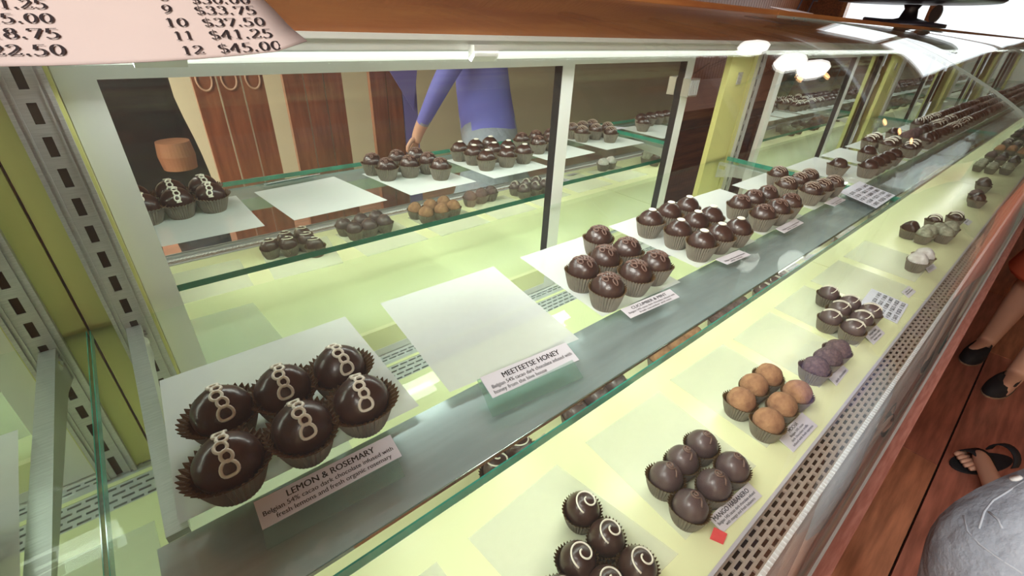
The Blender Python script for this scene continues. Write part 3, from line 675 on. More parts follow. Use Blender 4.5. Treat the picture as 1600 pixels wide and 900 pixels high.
for i, (p, lb) in enumerate((([(1118, 405), (1155, 388), (1173, 398), (1137, 413)], 'small name card in front of the white dotted truffles'),
                             ([(1212, 357), (1240, 342), (1256, 348), (1226, 364)], 'small name card in front of the fourth shelf tray'),
                             ([(1288, 317), (1306, 307), (1322, 312), (1304, 322)], 'small name card in front of the thin striped truffles'))):
    a = [onz(*p[0], -.265), onz(*p[1], -.265), onz(*p[2], -.2695), onz(*p[3], -.2695)]
    card(a, [('', .15, .85, .62, .22, .02), ('Belgian dark chocolate infused', .08, .92, .34, .16, .004), ('with cacao', .2, .7, .1, .16, .004)][1:], lb, gC)
card(qz([(.332, .070), (.404, .065), (.406, .048), (.335, .054)], ZD, .010),
     [('MANGO HABANERO', .04, .88, .62, .27, .008), ('Belgian 54% cacao dark chocolate infused', .04, .94, .36, .17, .004), ('with mango and fresh habanero', .14, .86, .12, .17, .004)],
     'white name card reading MANGO HABANERO beside the red scrap on the deck', gC)
card(qz([(.493, .072), (.558, .071), (.561, .049), (.493, .051)], ZD, .008),
     [('MOCHA', .33, .66, .72, .20, .008), ('Belgian 54% cacao', .25, .75, .52, .13, .004), ('dark chocolate truffle', .18, .82, .33, .13, .004), ('infused with fresh espresso', .12, .9, .14, .13, .004)],
     'white name card reading MOCHA in front of the cocoa-dusted truffles', gC)
card(qz([(.668, .077), (.717, .075), (.715, .062), (.663, .061)], ZD, .006), [('COFFEE', .2, .8, .45, .35, .02), ('dark chocolate', .1, .9, .12, .2, .004)][1:],
     'small white card in front of the purplish crumb-coated truffles', gC)
card(qz([(.831, .078), (.875, .074), (.873, .057), (.820, .059)], ZD, .006), [('Belgian dark', .2, .8, .6, .18, .004), ('chocolate with', .1, .9, .36, .18, .004), ('fresh cream', .2, .8, .12, .18, .004)],
     'small white card in front of the double striped truffles', gC)
card(qz([(1.061, .079), (1.101, .077), (1.093, .062), (1.050, .064)], ZD, .004), [('Belgian dark', .2, .8, .6, .18, .004), ('chocolate', .1, .9, .36, .18, .004)],
     'small white card lying alone past the deck price sheet', gC)
card(qz([(1.230, .076), (1.273, .074), (1.260, .061), (1.215, .066)], ZD, .004), [('Belgian milk', .2, .8, .6, .18, .004), ('chocolate', .1, .9, .36, .18, .004)],
     'small white card in front of the powdered truffles', gC)
card(qz([(1.67, .085), (1.72, .083), (1.71, .067), (1.66, .069)], ZD, .004), [('Belgian dark', .2, .8, .5, .2, .004)], 'small grey card right of the zebra-striped truffles', gC)
# two price sheets with rows of figures
def price_rows(n, cols=3):
    out = []
    for r in range(n):
        for c_ in range(cols):
            out.append(('%d  $%.2f' % (c_ * n + r + 1, (c_ * n + r + 1) * 3.75), .05 + .32 * c_, .30 + .32 * c_, .86 - (r + 1) * .8 / n, .5 / n, .006))
    return out
M_lav = mat('lavender_white_paper', (.74, .75, .86), .5)
card([(1.079, .247, zs + .001), (1.181, .245, zs + .001), (1.160, .171, zs + .001), (1.032, .170, zs + .001)], price_rows(5), 'lavender-white price sheet lying on the glass shelf edge', 'price sheets', .0003, name='price_sheet', M=M_lav)
card([(x * DK, y * DK, zd + .001) for x, y in ((.937, .115), (1.016, .120), (1.021, .058), (.925, .053))], price_rows(5), 'lavender-white price sheet lying on the deck by the double striped truffles', 'price sheets', .0003, name='price_sheet', M=M_lav)

# ------------------------------------------------------------------ big price list taped on the curved glass, serif figures
def pen(pts, thin, thick):    # broad pen stroke: heavy verticals, light horizontals
    g = []
    n = len(pts)
    for i in range(n):
        a = pts[max(i - 1, 0)]; b = pts[min(i + 1, n - 1)]; dx = b[0] - a[0]; dy = b[1] - a[1]; L_ = math.hypot(dx, dy) or 1
        w_ = thin + (thick - thin) * abs(dy / L_) ** 1.5
        g.append(((pts[i][0] - dy / L_ * w_ / 2, pts[i][1] + dx / L_ * w_ / 2), (pts[i][0] + dy / L_ * w_ / 2, pts[i][1] - dx / L_ * w_ / 2)))
    return g
def arc(cx, cy, rx, ry, a0, a1, n=18): return [(cx + rx * math.cos(R(a0 + (a1 - a0) * i / n)), cy + ry * math.sin(R(a0 + (a1 - a0) * i / n))) for i in range(n + 1)]
GL = {'0': [arc(.25, .34, .17, .31, 0, 360, 28)], '1': [[(.26, 0), (.26, .34), (.26, .67)], [(.12, .01), (.40, .01)], [(.12, .56), (.2, .60), (.25, .67)]],
      '2': [arc(.23, .49, .16, .17, 165, -40) + [(.22, .2), (.06, .04)], [(.05, .035), (.42, .035), (.44, .14)]],
      '3': [arc(.22, .51, .15, .15, 160, -75), arc(.21, .20, .19, .18, 85, -150)],
      '4': [[(.33, 0), (.33, .33), (.33, .67)], [(.33, .66), (.18, .42), (.03, .19)], [(.03, .185), (.47, .185)]],
      '5': [[(.42, .645), (.15, .645)], [(.15, .65), (.11, .36)], arc(.20, .20, .20, .20, 112, -140)],
      '7': [[(.05, .63), (.45, .63)], [(.44, .63), (.32, .3), (.20, 0)], [(.06, .63), (.04, .5)]],
      '8': [arc(.24, .51, .13, .145, 0, 360, 24), arc(.24, .19, .17, .175, 0, 360, 24)],
      '9': [arc(.25, .45, .17, .20, 0, 360, 26), [(.42, .45), (.40, .25), (.28, .08), (.10, 0)]],
      '6': [arc(.25, .21, .17, .20, 0, 360, 26), [(.08, .21), (.10, .42), (.22, .58), (.40, .66)]],
      '.': [arc(.12, .05, .03, .03, 0, 360, 10)],
      '$': [arc(.24, .48, .15, .13, 30, 260) + arc(.25, .19, .16, .15, 85, -150), [(.24, -.08), (.24, .74)]]}
def serif(s):
    out = []; x = 0
    for ch in s:
        if ch == ' ': x += .25; continue
        for st in GL[ch]:
            tk = (.035, .12)
            if ch == '.': tk = (.07, .07)
            if ch == '$' and st is GL['$'][1]: tk = (.03, .03)
            out.append([((a[0] + x, a[1]), (b[0] + x, b[1])) for a, b in pen(st, *tk)])
        x += .25 if ch == '.' else .5
    return out, x
def gl(u, v, lift=.0006):      # the point of the curved glass that a line of sight meets
    d = ray(u, v)
    for i in range(len(GS) - 1):
        (y0, z0), (y1, z1) = GS[i], GS[i + 1]; ey = y1 - y0; ez = z1 - z0
        det = -d[1] * ez + ey * d[2]
        if abs(det) < 1e-12: continue
        t = (-y0 * ez + ey * z0) / det; q = (d[1] * z0 - d[2] * y0) / det
        q = ((t * d[1] - y0) / ey) if abs(ey) > abs(ez) else ((t * d[2] - z0) / ez)
        if t > 0 and -.001 <= q <= 1.001:
            L_ = math.hypot(ey, ez); return Vector((d[0] * t, y0 + q * ey - ez / L_ * lift, H + z0 + q * ez + ey / L_ * lift))
PA = gl(0, 105); PB = gl(480, 75); PC = gl(420, 0); print('PAPER', PA, PB, PC)
pl = MB(); NX = 16; NY = 22
def paper_pt(x, sdist, lift):
    """x across, sdist up along the glass from the sheet's lower edge"""
    tt = max(0, (x - PA.x) / (PB.x - PA.x)); y_start = PA.y + (PB.y - PA.y) * tt ** 2.2
    cu = .006 * max(0, (x - PB.x + .008) / .012) ** 2 * max(0, 1 - sdist / .02) if x > PB.x - .008 else 0     # corner curls off the glass
    rem = sdist
    for i in range(len(GS) - 1):
        a = GS[i]; b = GS[i + 1]
        if b[0] <= y_start: continue
        t0 = max(0, (y_start - a[0]) / (b[0] - a[0])); L_ = math.dist(a, b); left = L_ * (1 - t0)
        if rem <= left or i == len(GS) - 2:
            t = t0 + rem / L_; dy = (b[0] - a[0]) / L_; dz = (b[1] - a[1]) / L_; l2 = lift + cu
            return (x, a[0] + (b[0] - a[0]) * t - dz * l2, H + a[1] + (b[1] - a[1]) * t + dy * l2)
        rem -= left
vs = [paper_pt(-.145 + (PB.x + .145) * i / NX, .19 * (j / NY) ** 1.4, .0004) for j in range(NY + 1) for i in range(NX + 1)]
pl.add(vs, [(j * (NX + 1) + i, j * (NX + 1) + i + 1, (j + 1) * (NX + 1) + i + 1, (j + 1) * (NX + 1) + i) for j in range(NY) for i in range(NX)])
pp = pl.build('price_list', M_pink, None, True)
so = pp.modifiers.new('t', 'SOLIDIFY'); so.thickness = .0002
tag(pp, 'pinkish paper price list with large black figures, taped on top of the curved glass', 'price list')
ROWS = [  # text, left u, right u, baseline v left / right, cap height in px
    ('$45.00', 343, 443, 86.5, 80.5, 14), ('12', 285, 322, 89, 87, 13), ('$41.25', 329, 429, 65, 61.5, 14), ('11', 273, 306, 66, 64.5, 13),
    ('$37.50', 318, 417, 45, 43, 13), ('10', 259, 297, 45, 44.5, 13), ('$33.75', 306, 403, 26, 25, 13), ('9', 255, 272, 24, 23.5, 13),
    ('$30.00', 299, 393, 9, 8.5, 13), ('8', 250, 265, 4, 4, 12),
    ('$22.50', -42, 108, 91, 90, 17), ('$18.75', -44, 99, 64, 63.5, 16), ('$15.00', -46, 89, 39.5, 39.5, 15), ('$11.25', -46, 78, 17, 17, 15)]
ig = MB()
for (s_, u0, u1, v0, v1, hp) in ROWS:
    sts, wd = serif(s_)
    for st in sts:
        pts = []
        for a, b in st:
            for p in (a, b):
                u = u0 + (u1 - u0) * p[0] / wd; v = v0 + (v1 - v0) * p[0] / wd - hp * p[1] / .67
                u -= p[1] / .67 * hp * .35
                pts.append(gl(u, v, .0008))
        if any(p is None for p in pts): continue
        ig.add(pts, [(2 * k, 2 * k + 1, 2 * k + 3, 2 * k + 2) for k in range(len(st) - 1)])
me = bpy.data.meshes.new('lettering'); me.from_pydata([tuple(v) for v in ig.v], [], ig.f); lt_ = link('lettering', me, M_ink, pp)

# ------------------------------------------------------------------ things on the top board
M_iron = mat('dark_cast_iron', (.035, .028, .04), .35, .4)
st = empty('metal_stand', (2.55, .60, H + .04), 'dark metal stand with wide tray and round disc against the bright window', 'stand')
MB().lathe([(.13, 0), (.13, .012), (.07, .02), (.03, .03), (.022, .06), (.03, .075)], 28, (2.55, .60, H + .04)).build('foot', M_iron, st, True)
MB().lathe([(.02, 0), (.26, .006), (.27, .014), (.02, .016)], 36, (2.55, .60, H + .118)).build('tray', M_iron, st, True)
MB().tube([(2.55, .60, H + .06), (2.47, .66, H + .058), (2.38, .70, H + .06)], .006, 8).build('lever', M_iron, st)
g = MB(); g.tube([(2.60, .53, H + .088), (2.604, .526, H + .088)], .030, 24); g.build('disc', mat('grey_disc', (.20, .20, .24), .4, .3), st)
ws = empty('wire_rack', (1.48, .60, H + .04), 'small bent black wire rack standing on the case top at the back', 'rack')
for i in range(2):
    x = 1.44 + i * .07
    MB().tube([(x - .03, .57, H + .042), (x - .012, .57, H + .075), (x + .012, .57, H + .075), (x + .02, .58, H + .10), (x + .05, .60, H + .112)], .0022, 8).build('wire_leg', M_iron, ws)
MB().tube([(1.41, .57, H + .042), (1.55, .57, H + .042)], .0022, 8).build('wire_foot', M_iron, ws)
MB().box(1.36, 1.56, .56, .66, H + .112, H + .122).build('wire_shelf', M_iron, ws)
card([(1.24, .56, H + .050), (1.36, .56, H + .050), (1.345, .503, H + .0412), (1.215, .503, H + .0412)], [], 'blank grey-white card lying on the wooden case top beside the wire rack', 'cards on the case top', .0008, name='blank_card')

# ------------------------------------------------------------------ wooden display stands opposite, seen in the mirrors
M_stand = mat('reddish_stand_wood', (.30, .10, .045), .35, col2=(.17, .05, .022), nscale=5, stretch=(9, 9, 1), coat=.3)
M_ring = mat('pale_carving', (.52, .33, .22), .5)
M_purple = mat('violet_fabric', (.18, .17, .50), .7)
def stand(ul, ur, v, Y, label, rings, violet=False):
    a = mir(ul, v, Y); b = mir(ur, v, Y); xm = (a.x + b.x) / 2; wd = abs(b.x - a.x)
    e = empty('display_stand', (xm, Y, 0), label, 'display stand', 'wooden display stands opposite the case')
    zt = mir((ul + ur) / 2, 118, Y).z
    MB().box(xm - wd * .55, xm + wd * .55, Y - .14, Y + .02, 0, .08).build('plinth', M_stand, e)
    for k in range(3):
        x0 = xm - wd / 2 + wd * k / 3
        g = MB(); n = 12; w_ = wd / 3 - .006
        prof = [(x0, .08), (x0 + w_, .08)] + [(x0 + w_ / 2 + w_ / 2 * math.cos(math.pi * i / n), zt + .02 + w_ / 2 * math.sin(math.pi * i / n)) for i in range(n + 1)]
        vs = [(x, y, z) for y in (Y - .03, Y) for x, z in prof]; m_ = len(prof)
        g.add(vs, [tuple(range(m_)), tuple(range(2 * m_ - 1, m_ - 1, -1))] + [(i, (i + 1) % m_, m_ + (i + 1) % m_, m_ + i) for i in range(m_)])
        bd_ = g.build('upright_board', M_purple if violet and k == 2 else M_stand, e)
        if rings: MB().tube([(x0 + w_ / 2 + w_ * .33 * math.cos(t * .3142), Y + .004, zt - .01 + w_ * .5 * math.sin(t * .3142)) for t in range(20)], .004, 6, True).build('carved_ring', M_ring, bd_)
    if violet:
        MB().add([(xm - wd * .2, Y + .02, zt + .06), (xm + wd * .5, Y + .02, zt + .06), (xm + wd * .32, Y + .03, zt - .16), (xm - wd * .2, Y + .01, zt + .06), (xm + wd * .5, Y + .01, zt + .06), (xm + wd * .32, Y + .02, zt - .16)],
                 [(0, 1, 2), (5, 4, 3), (0, 3, 4, 1), (1, 4, 5, 2), (2, 5, 3, 0)]).build('violet_cloth', M_purple, e)
    return e
stand(318, 428, 190, -1.15, 'reddish carved wooden stand with oval rings, leftmost in the mirror beside the photographer', True)
stand(455, 545, 190, -1.15, 'reddish wooden stand of three upright boards, second from left in the mirror', False)
stand(585, 655, 190, -1.15, 'wooden stand hung with a violet cloth, third from left in the mirror', False, True)

# ------------------------------------------------------------------ people
M_skin = mat('skin', (.62, .36, .26), .5); M_hair = mat('brown_hair', (.06, .035, .02), .6, noise=.3, nscale=60)
def skin_body(name, parent, J, E_, mats, pick, sub=2):
    """J: name -> (point, radius); E_: joint pairs; one continuous skinned figure"""
    names = list(J); me = bpy.data.meshes.new(name)
    me.from_pydata([J[n][0] for n in names], [(names.index(a), names.index(b)) for a, b in E_], [])
    o = bpy.data.objects.new(name, me); C.objects.link(o)
    sk = o.modifiers.new('s', 'SKIN'); sk.use_smooth_shade = True
    for i, n in enumerate(names):
        r = J[n][1]; r = r if isinstance(r, tuple) else (r, r); me.skin_vertices[0].data[i].radius = r
        me.skin_vertices[0].data[i].use_root = (i == 0)
    ss = o.modifiers.new('d', 'SUBSURF'); ss.levels = sub; ss.render_levels = sub
    dg = bpy.context.evaluated_depsgraph_get(); m2 = bpy.data.meshes.new_from_object(o.evaluated_get(dg)); bpy.data.objects.remove(o)
    for mm in mats: m2.materials.append(mm)
    for p in m2.polygons: p.material_index = pick(p.center); p.use_smooth = True
    if parent:
        Mi_ = parent_world(parent).inverted(); m2.transform(Mi_)
    o2 = bpy.data.objects.new(name, m2); C.objects.link(o2); o2.parent = parent
    return o2
def fingers(e, p0, wr, sdv, sg):     # five separate fingers grown from the palm
    d = (p0 - wr).normalized(); side = d.cross(Vector((0, 0, 1)))
    side = side.normalized() if side.length > .2 else sdv; dn = d.cross(side).normalized()
    if dn.z > 0: dn = -dn
    JJ = {'r': (tuple(p0 - d * .02), .014)}; EE = []
    for q, (o_, ln) in enumerate(((-.027, .055), (-.009, .066), (.009, .070), (.027, .060))):
        a = p0 + side * o_ + d * .025; JJ['a%d' % q] = (tuple(a), .009); JJ['b%d' % q] = (tuple(a + d * ln * .5 + dn * .006), .0085); JJ['c%d' % q] = (tuple(a + d * ln * .85 + dn * .024), .0075)
        EE += [('r', 'a%d' % q), ('a%d' % q, 'b%d' % q), ('b%d' % q, 'c%d' % q)]
    a = p0 - d * .02 + side * .034 * sg; JJ['t0'] = (tuple(a), .010); JJ['t1'] = (tuple(a + d * .03 + side * .018 * sg), .0095); JJ['t2'] = (tuple(a + d * .055 + side * .018 * sg + dn * .01), .008)
    EE += [('r', 't0'), ('t0', 't1'), ('t1', 't2')]
    skin_body('hand', e, JJ, EE, [M_skin], lambda c: 0, 1)
def person(label, loc, face, top, bottom, hem, group=None, hands=None, hip=.92, scale=1.0, feet=None, knee=None, sleeve=True, shoe=None, sandal=False, mats_extra=None, shorts=None, lean=(0, 0), rest=None):
    """loc floor point, face = heading angle; hem = height where the top ends"""
    e = empty('person', (loc[0], loc[1], 0), label, 'person', group)
    ca, sa = math.cos(face), math.sin(face)
    def W(fx, sy, z): return (loc[0] + (fx * ca - sy * sa) * scale, loc[1] + (fx * sa + sy * ca) * scale, z * scale)
    lx, ly = lean
    J = {'pelvis': (W(0, 0, hip + .02), (.125, .10)), 'waist': (W(lx * .3, ly * .3, hip + .18), (.12, .09)), 'chest': (W(lx * .7, ly * .7, hip + .36), (.15, .105)),
         'neck0': (W(lx, ly, hip + .51), (.065, .06)), 'neck': (W(lx + .01, ly, hip + .585), (.052, .052)),
         'head0': (W(lx + .035, ly, hip + .66), (.062, .07)), 'head1': (W(lx + .03, ly, hip + .74), (.076, .092)), 'head2': (W(lx + .02, ly, hip + .80), (.055, .065))}
    E_ = [('pelvis', 'waist'), ('waist', 'chest'), ('chest', 'neck0'), ('neck0', 'neck'), ('neck', 'head0'), ('head0', 'head1'), ('head1', 'head2')]
    for s_, sd in (('l', 1), ('r', -1)):
        ft = (feet or {}).get(s_, (0.02, .10 * sd)); kn = (knee or {}).get(s_, (ft[0] * .5 + .02, ft[1] * .9))
        J['hip' + s_] = (W(0, .085 * sd, hip - .05), (.088, .085)); J['knee' + s_] = (W(kn[0], kn[1], .50), .058)
        J['calf' + s_] = (W(kn[0] * .6 + ft[0] * .4 - .015, kn[1] * .5 + ft[1] * .5, .34), .055); J['ankle' + s_] = (W(ft[0] - .03, ft[1], .09), .036)
        J['heel' + s_] = (W(ft[0] - .02, ft[1], .045), .036); J['toe' + s_] = (W(ft[0] + .15, ft[1] + .01 * sd, .03), (.038, .024))
        E_ += [('pelvis', 'hip' + s_), ('hip' + s_, 'knee' + s_), ('knee' + s_, 'calf' + s_), ('calf' + s_, 'ankle' + s_), ('ankle' + s_, 'heel' + s_), ('heel' + s_, 'toe' + s_)]
        J['sh' + s_] = (W(lx, ly + .175 * sd, hip + .46), .055)
        hd = (hands or {}).get(s_)
        hw = Vector(hd) if hd else Vector(W(.04, .24 * sd, hip - .08)); shv = Vector(J['sh' + s_][0])
        mid = (shv + hw) / 2 + (Vector(W(0, .06 * sd, 0)) - Vector(W(0, 0, 0))) + Vector((0, 0, -.05 if hd else 0))
        J['elb' + s_] = (tuple(mid), .042); J['wrist' + s_] = (tuple(hw), .026)
        dv = (hw - mid).normalized(); J['palm' + s_] = (tuple(hw + dv * .055), (.038, .008))
        E_ += [('chest', 'sh' + s_), ('sh' + s_, 'elb' + s_), ('elb' + s_, 'wrist' + s_), ('wrist' + s_, 'palm' + s_)]
    wr_ = {s_: Vector(J['wrist' + s_][0]) for s_ in 'lr'}; el = {s_: Vector(J['elb' + s_][0]) for s_ in 'lr'}
    def pick(c):
        for s_ in 'lr':
            if (c - wr_[s_]).length < .075 * scale + .015 and abs(c.z / scale) > .3: return 0
            if not sleeve and (c - (wr_[s_] + el[s_]) / 2).length < .16: return 0
        z = c.z / scale
        if z > hip + .53: return 0
        if z > hem: return 1
        if z < .10: return 3 if shoe else 0
        if shorts and z < shorts: return 0
        return 2
    skin_body('body', e, J, E_, [M_skin, top, bottom, shoe or M_skin], pick)
    hc = Vector(W(lx + .03, ly, hip + .735)); f = Vector((ca, sa, 0)); sdv = Vector((-sa, ca, 0))
    def blob(nm, c, rx, ry, rz, M):
        g = bmesh.new(); bmesh.ops.create_uvsphere(g, u_segments=20, v_segments=14, radius=1)
        for v in g.verts: v.co = c + f * v.co.x * rx + sdv * v.co.y * ry + Vector((0, 0, v.co.z * rz))
        me_ = bpy.data.meshes.new(nm); g.to_mesh(me_); g.free(); return link(nm, me_, M, e, True)
    for sd in (1, -1):
        blob('eye', hc + f * .082 + sdv * .031 * sd, .012, .014, .010, M_icing); blob('pupil', hc + f * .092 + sdv * .031 * sd, .004, .006, .006, M_dark)
        blob('ear', hc + sdv * .078 * sd, .018, .010, .030, M_skin)
    blob('nose', hc + f * .100 + Vector((0, 0, -.022)), .018, .014, .022, M_skin); blob('mouth', hc + f * .086 + Vector((0, 0, -.058)), .010, .026, .007, mat('lips', (.45, .16, .14), .5))
    blob('hair', hc + f * -.025 + Vector((0, 0, .035)), .094, .086, .085, M_hair)
    for s_ in 'lr': fingers(e, Vector(J['palm' + s_][0]), wr_[s_], sdv, 1 if s_ == 'l' else -1)
    return e, J, W
M_black = mat('black_cloth', (.012, .012, .014), .8, bump=.3, bscale=80); M_jean = mat('dark_denim', (.05, .065, .10), .85, bump=.3, bscale=200)
M_light = mat('pale_blue_denim', (.33, .375, .44), .85, col2=(.25, .29, .35), nscale=12, bump=.8, bscale=16, bdist=.02)
M_olive = mat('dark_olive_trousers', (.04, .038, .025), .8); M_blue = mat('violet_blue_shirt', (.15, .16, .55), .75); M_greyt = mat('grey_trousers', (.20, .21, .17), .8, noise=.3, nscale=12, stretch=(9, 9, 1))
M_shoe = mat('black_canvas_shoe', (.012, .012, .016), .8); M_sole = mat('tan_rope_sole', (.30, .20, .13), .8, bump=.6, bscale=400)
# the photographer, seen in the mirror
e, J, W = person('photographer in black top and dark jeans with brown belt bag, reflected in left mirror', (.02, -.42), R(80), M_black, M_jean, .86, hands={'l': (-.09, -.15, H - .06), 'r': (.10, -.16, H - .06)}, lean=(.02, 0))
MB().lathe([(.015, -.035), (.036, -.033), (.040, 0), (.036, .033), (.015, .035)], 32, (.10, -.31, .975)).build('belt_bag', mat('tan_leather', (.42, .19, .10), .5), e)
MB().tube([(-.13, -.30, 1.22), (-.12, -.27, 1.08), (-.10, -.27, .93), (-.09, -.28, .80)], [.02, .03, .03, .015], 10, flat=.5).build('scarf', mat('red_patterned_scarf', (.42, .05, .06), .8, col2=(.10, .10, .16), nscale=40), e)
# woman in espadrilles, only shoes and ankles in frame
S1 = onz(1556, 572, -H + .03); S2 = onz(1588, 622, -H + .03)
T1 = onz(1511, 562, -H + .03); T2 = onz(1546, 612, -H + .03); LX, LY, FA = S1.x + .24, -.33, R(170)
def loc_foot(T, ang):
    hx = T.x - .215 * math.cos(ang) - LX; hy = T.y - .215 * math.sin(ang) - LY
    return (hx * math.cos(FA) + hy * math.sin(FA) + .02, -hx * math.sin(FA) + hy * math.cos(FA))
f1 = loc_foot(T1, R(172)); f2 = loc_foot(T2, R(166)); print('FEET', f1, f2)
e, J, W = person('person in a coral skirt and dark flat espadrilles, at the right edge of the floor', (LX, LY), FA, M_olive, M_olive, .9, shorts=.85, shoe=M_skin, feet={'l': max(f1, f2, key=lambda q: q[1]), 'r': min(f1, f2, key=lambda q: q[1])}, hip=.90)
MB().lathe([(.25, .42), (.262, .44), (.20, .70), (.150, .90), (.135, .98)], 36, (S1.x + .20, -.33, 0)).build('skirt', mat('coral_cloth', (.72, .16, .08), .8, bump=.5, bscale=12, bdist=.02), e, True)
def shoe(e, tx, ty, ang, strap=False, name='shoe'):
    """toe tip at tx, ty; ang = heading of the toe"""
    L_ = .26; n = 26; ol = []
    for i in range(n):
        a = 2 * math.pi * i / n; x = math.cos(a); y = math.sin(a)
        wdt = .040 + .010 * max(0, x) - .006 * max(0, -x)
        ol.append((x * L_ / 2 - L_ / 2, y * wdt))
    ca, sa = math.cos(ang), math.sin(ang)
    def T(x, y, z): return (tx + x * ca - y * sa, ty + x * sa + y * ca, z)
    g = MB(); vs = [T(x, y, z) for z in (.001, .008) for x, y in ol]
    g.add(vs, [tuple(range(n - 1, -1, -1)), tuple(range(n, 2 * n))] + [(i, (i + 1) % n, n + (i + 1) % n, n + i) for i in range(n)])
    s_ = g.build('sole', M_sole if not strap else M_shoe, e)
    if not strap:
        u = MB(); rings = []
        for k, (sc_, z) in enumerate(((.99, .008), (.97, .035), (.86, .055), (.66, .062))):
            rings += [T((x + L_ / 2) * sc_ - L_ / 2 - (.0 if k < 2 else .012 * (k - 1)), y * sc_, z * (1 if x > -.16 or k < 2 else 1.05)) for x, y in ol]
        u.add(rings, [(r * n + i, r * n + (i + 1) % n, (r + 1) * n + (i + 1) % n, (r + 1) * n + i) for r in range(3) for i in range(n)])
        u.add([rings[3 * n + i] for i in range(n) ], [tuple(i for i in range(n) if ol[i][0] > -.135)])
        u.build('upper', M_shoe, e, True)
    else:
        for (x0, x1, h) in ((-.115, -.055, .062), (-.225, -.195, .075)):
            pts = []; 
            for t in range(11):
                a = math.pi * t / 10; pts.append((math.cos(a) * .044, .016 + math.sin(a) * h * .75))
            u = MB(); vs = [T(x, y, z) for x in (x0, x1) for y, z in pts] + [T(x, y * .93, z - .004) for x in (x0, x1) for y, z in pts]; m_ = 11
            u.add(vs, [(i, i + 1, m_ + i + 1, m_ + i) for i in range(10)] + [(2 * m_ + i, 3 * m_ + i, 3 * m_ + i + 1, 2 * m_ + i + 1) for i in range(10)] + [(i, 2 * m_ + i, 2 * m_ + i + 1, i + 1) for i in range(10)] + [(m_ + i, m_ + i + 1, 3 * m_ + i + 1, 3 * m_ + i) for i in range(10)])
            u.build('strap', M_shoe, e, True)
    return s_
p = onz(1511, 562, -H + .03); shoe(e, p.x, p.y, R(172), name='shoe')
p = onz(1546, 612, -H + .03); shoe(e, p.x, p.y, R(166), name='shoe')
# person in pale denim at the lower right
t = onz(1494, 722, -H + .03); fa = R(158)
hipc = Vector((1.10, -.40, .62))
e = empty('person', (1.7, -.42, 0), 'person in violet-blue shirt, pale denim shorts and black sandals at the lower right corner', 'person')
A1 = onz(1552, 800, -H + .09)
J = {'pelvis': ((1.30, -.62, .82), (.14, .12)), 'waist': ((1.33, -.68, .98), (.13, .11)), 'chest': ((1.30, -.66, 1.16), (.15, .11)), 'neck0': ((1.27, -.62, 1.31), .06), 'neck': ((1.26, -.61, 1.38), .052),
     'head0': ((1.25, -.59, 1.45), (.062, .07)), 'head1': ((1.25, -.59, 1.53), (.076, .092)), 'head2': ((1.25, -.60, 1.59), (.055, .065)),
     'hipl': ((1.24, -.50, .76), .12), 'thighl': ((1.06, -.33, .64), .135), 'kneel': ((.93, -.235, .545), .125), 'cufl': ((.95, -.235, .44), .085), 'calfl': ((.985, -.245, .30), .052), 'anklel': ((1.02, -.25, .09), .036), 'heell': ((1.02, -.25, .05), .036), 'midl': ((.90, -.225, .035), (.040, .024)),
     'hipr': ((1.36, -.64, .74), .11), 'kneer': ((1.52, -.52, .46), .075), 'calfr': ((1.64, -.46, .28), .052), 'ankler': ((A1.x + .06, A1.y - .06, .09), .036), 'heelr': ((A1.x + .05, A1.y - .05, .05), .036), 'toer': ((t.x + .10, t.y - .04, .045), (.032, .024)),
     'shl': ((1.16, -.54, 1.26), .055), 'elbl': ((1.06, -.62, 1.05), .042), 'wristl': ((1.02, -.74, .86), .026), 'palml': ((1.01, -.76, .81), (.036, .018)),
     'shr': ((1.42, -.74, 1.24), .055), 'elbr': ((1.50, -.78, 1.0), .042), 'wristr': ((1.50, -.72, .80), .026), 'palmr': ((1.49, -.70, .74), (.036, .018))}
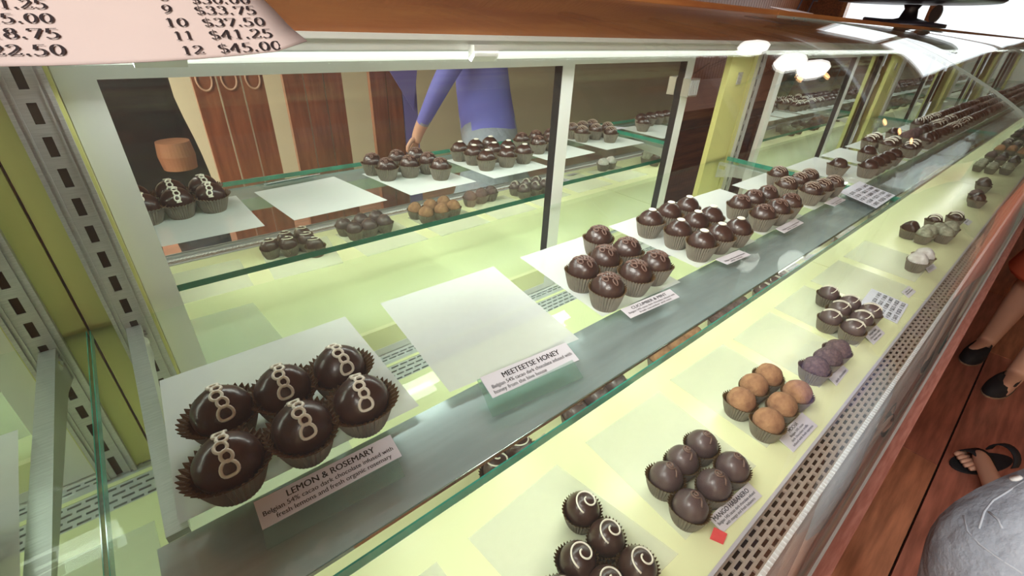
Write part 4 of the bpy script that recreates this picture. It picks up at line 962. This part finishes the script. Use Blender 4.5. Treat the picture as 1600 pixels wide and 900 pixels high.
E_ = [('pelvis', 'waist'), ('waist', 'chest'), ('chest', 'neck0'), ('neck0', 'neck'), ('neck', 'head0'), ('head0', 'head1'), ('head1', 'head2'),
      ('pelvis', 'hipl'), ('hipl', 'thighl'), ('thighl', 'kneel'), ('kneel', 'cufl'), ('cufl', 'calfl'), ('calfl', 'anklel'), ('anklel', 'heell'), ('heell', 'midl'), ('pelvis', 'hipr'), ('hipr', 'kneer'), ('kneer', 'calfr'), ('calfr', 'ankler'), ('ankler', 'heelr'), ('heelr', 'toer'),
      ('chest', 'shl'), ('shl', 'elbl'), ('elbl', 'wristl'), ('wristl', 'palml'), ('chest', 'shr'), ('shr', 'elbr'), ('elbr', 'wristr'), ('wristr', 'palmr')]
def pk2(c):
    if min((c - Vector(J[n_][0])).length for n_ in ('wristl', 'wristr', 'palml', 'palmr')) < .055: return 0
    if c.z > 1.36 or c.z < .38: return 0
    if c.z > .90: return 1
    return 2
for n_, sg in (('l', 1), ('r', -1)): fingers(e, Vector(J['palm' + n_][0]), Vector(J['wrist' + n_][0]), Vector((0, 1, 0)), sg)
bo = skin_body('body', e, J, E_, [M_skin, M_blue, M_light], pk2)
def cast(u, v):
    ok, p_, n_, _i = bo.ray_cast(Vector((0, 0, H)) - e.location, Vector(ray(u, v)).normalized())
    p_ = p_ + e.location
    return (p_, n_) if ok else (None, None)
bpy.context.view_layer.update()
p_, n_ = cast(1588, 748)
if p_ is not None:
    g = MB(); g.tube([p_ - n_ * .001, p_ + n_ * .003], [.0095, .008], 16); link('snap_button', g.mesh('snap_button'), M_white, e, True)
for path in ([(1506, 806), (1512, 830), (1530, 850), (1560, 872), (1598, 896)], [(1600, 752), (1575, 768), (1552, 782), (1538, 800), (1530, 826)], [(1545, 800), (1560, 812), (1566, 826)]):
    q = [cast(u, v)[0] for u, v in path]; q = [a_ for a_ in q if a_ is not None]
    if len(q) > 1: g = MB(); g.tube([a_ for a_ in q], .0018, 6); link('seam', g.mesh('seam'), mat('pale_seam', (.36, .40, .46), .8), e, True)
shoe(e, t.x, t.y, R(150), True)
for q in range(5):            # toes showing in the open sandal
    oq = (q - 2) * .015; ca, sa = math.cos(R(150)), math.sin(R(150))
    bx_, by_ = t.x - .075 * ca, t.y - .075 * sa
    MB().tube([(bx_ - oq * sa, by_ + oq * ca, .028), (bx_ + .032 * ca - oq * sa, by_ + .032 * sa + oq * ca, .030), (bx_ + (.056 - .005 * abs(q - 3)) * ca - oq * sa, by_ + (.056 - .005 * abs(q - 3)) * sa + oq * ca, .026)], [.009, .0095, .006], 8).build('toe', M_skin, e, True)
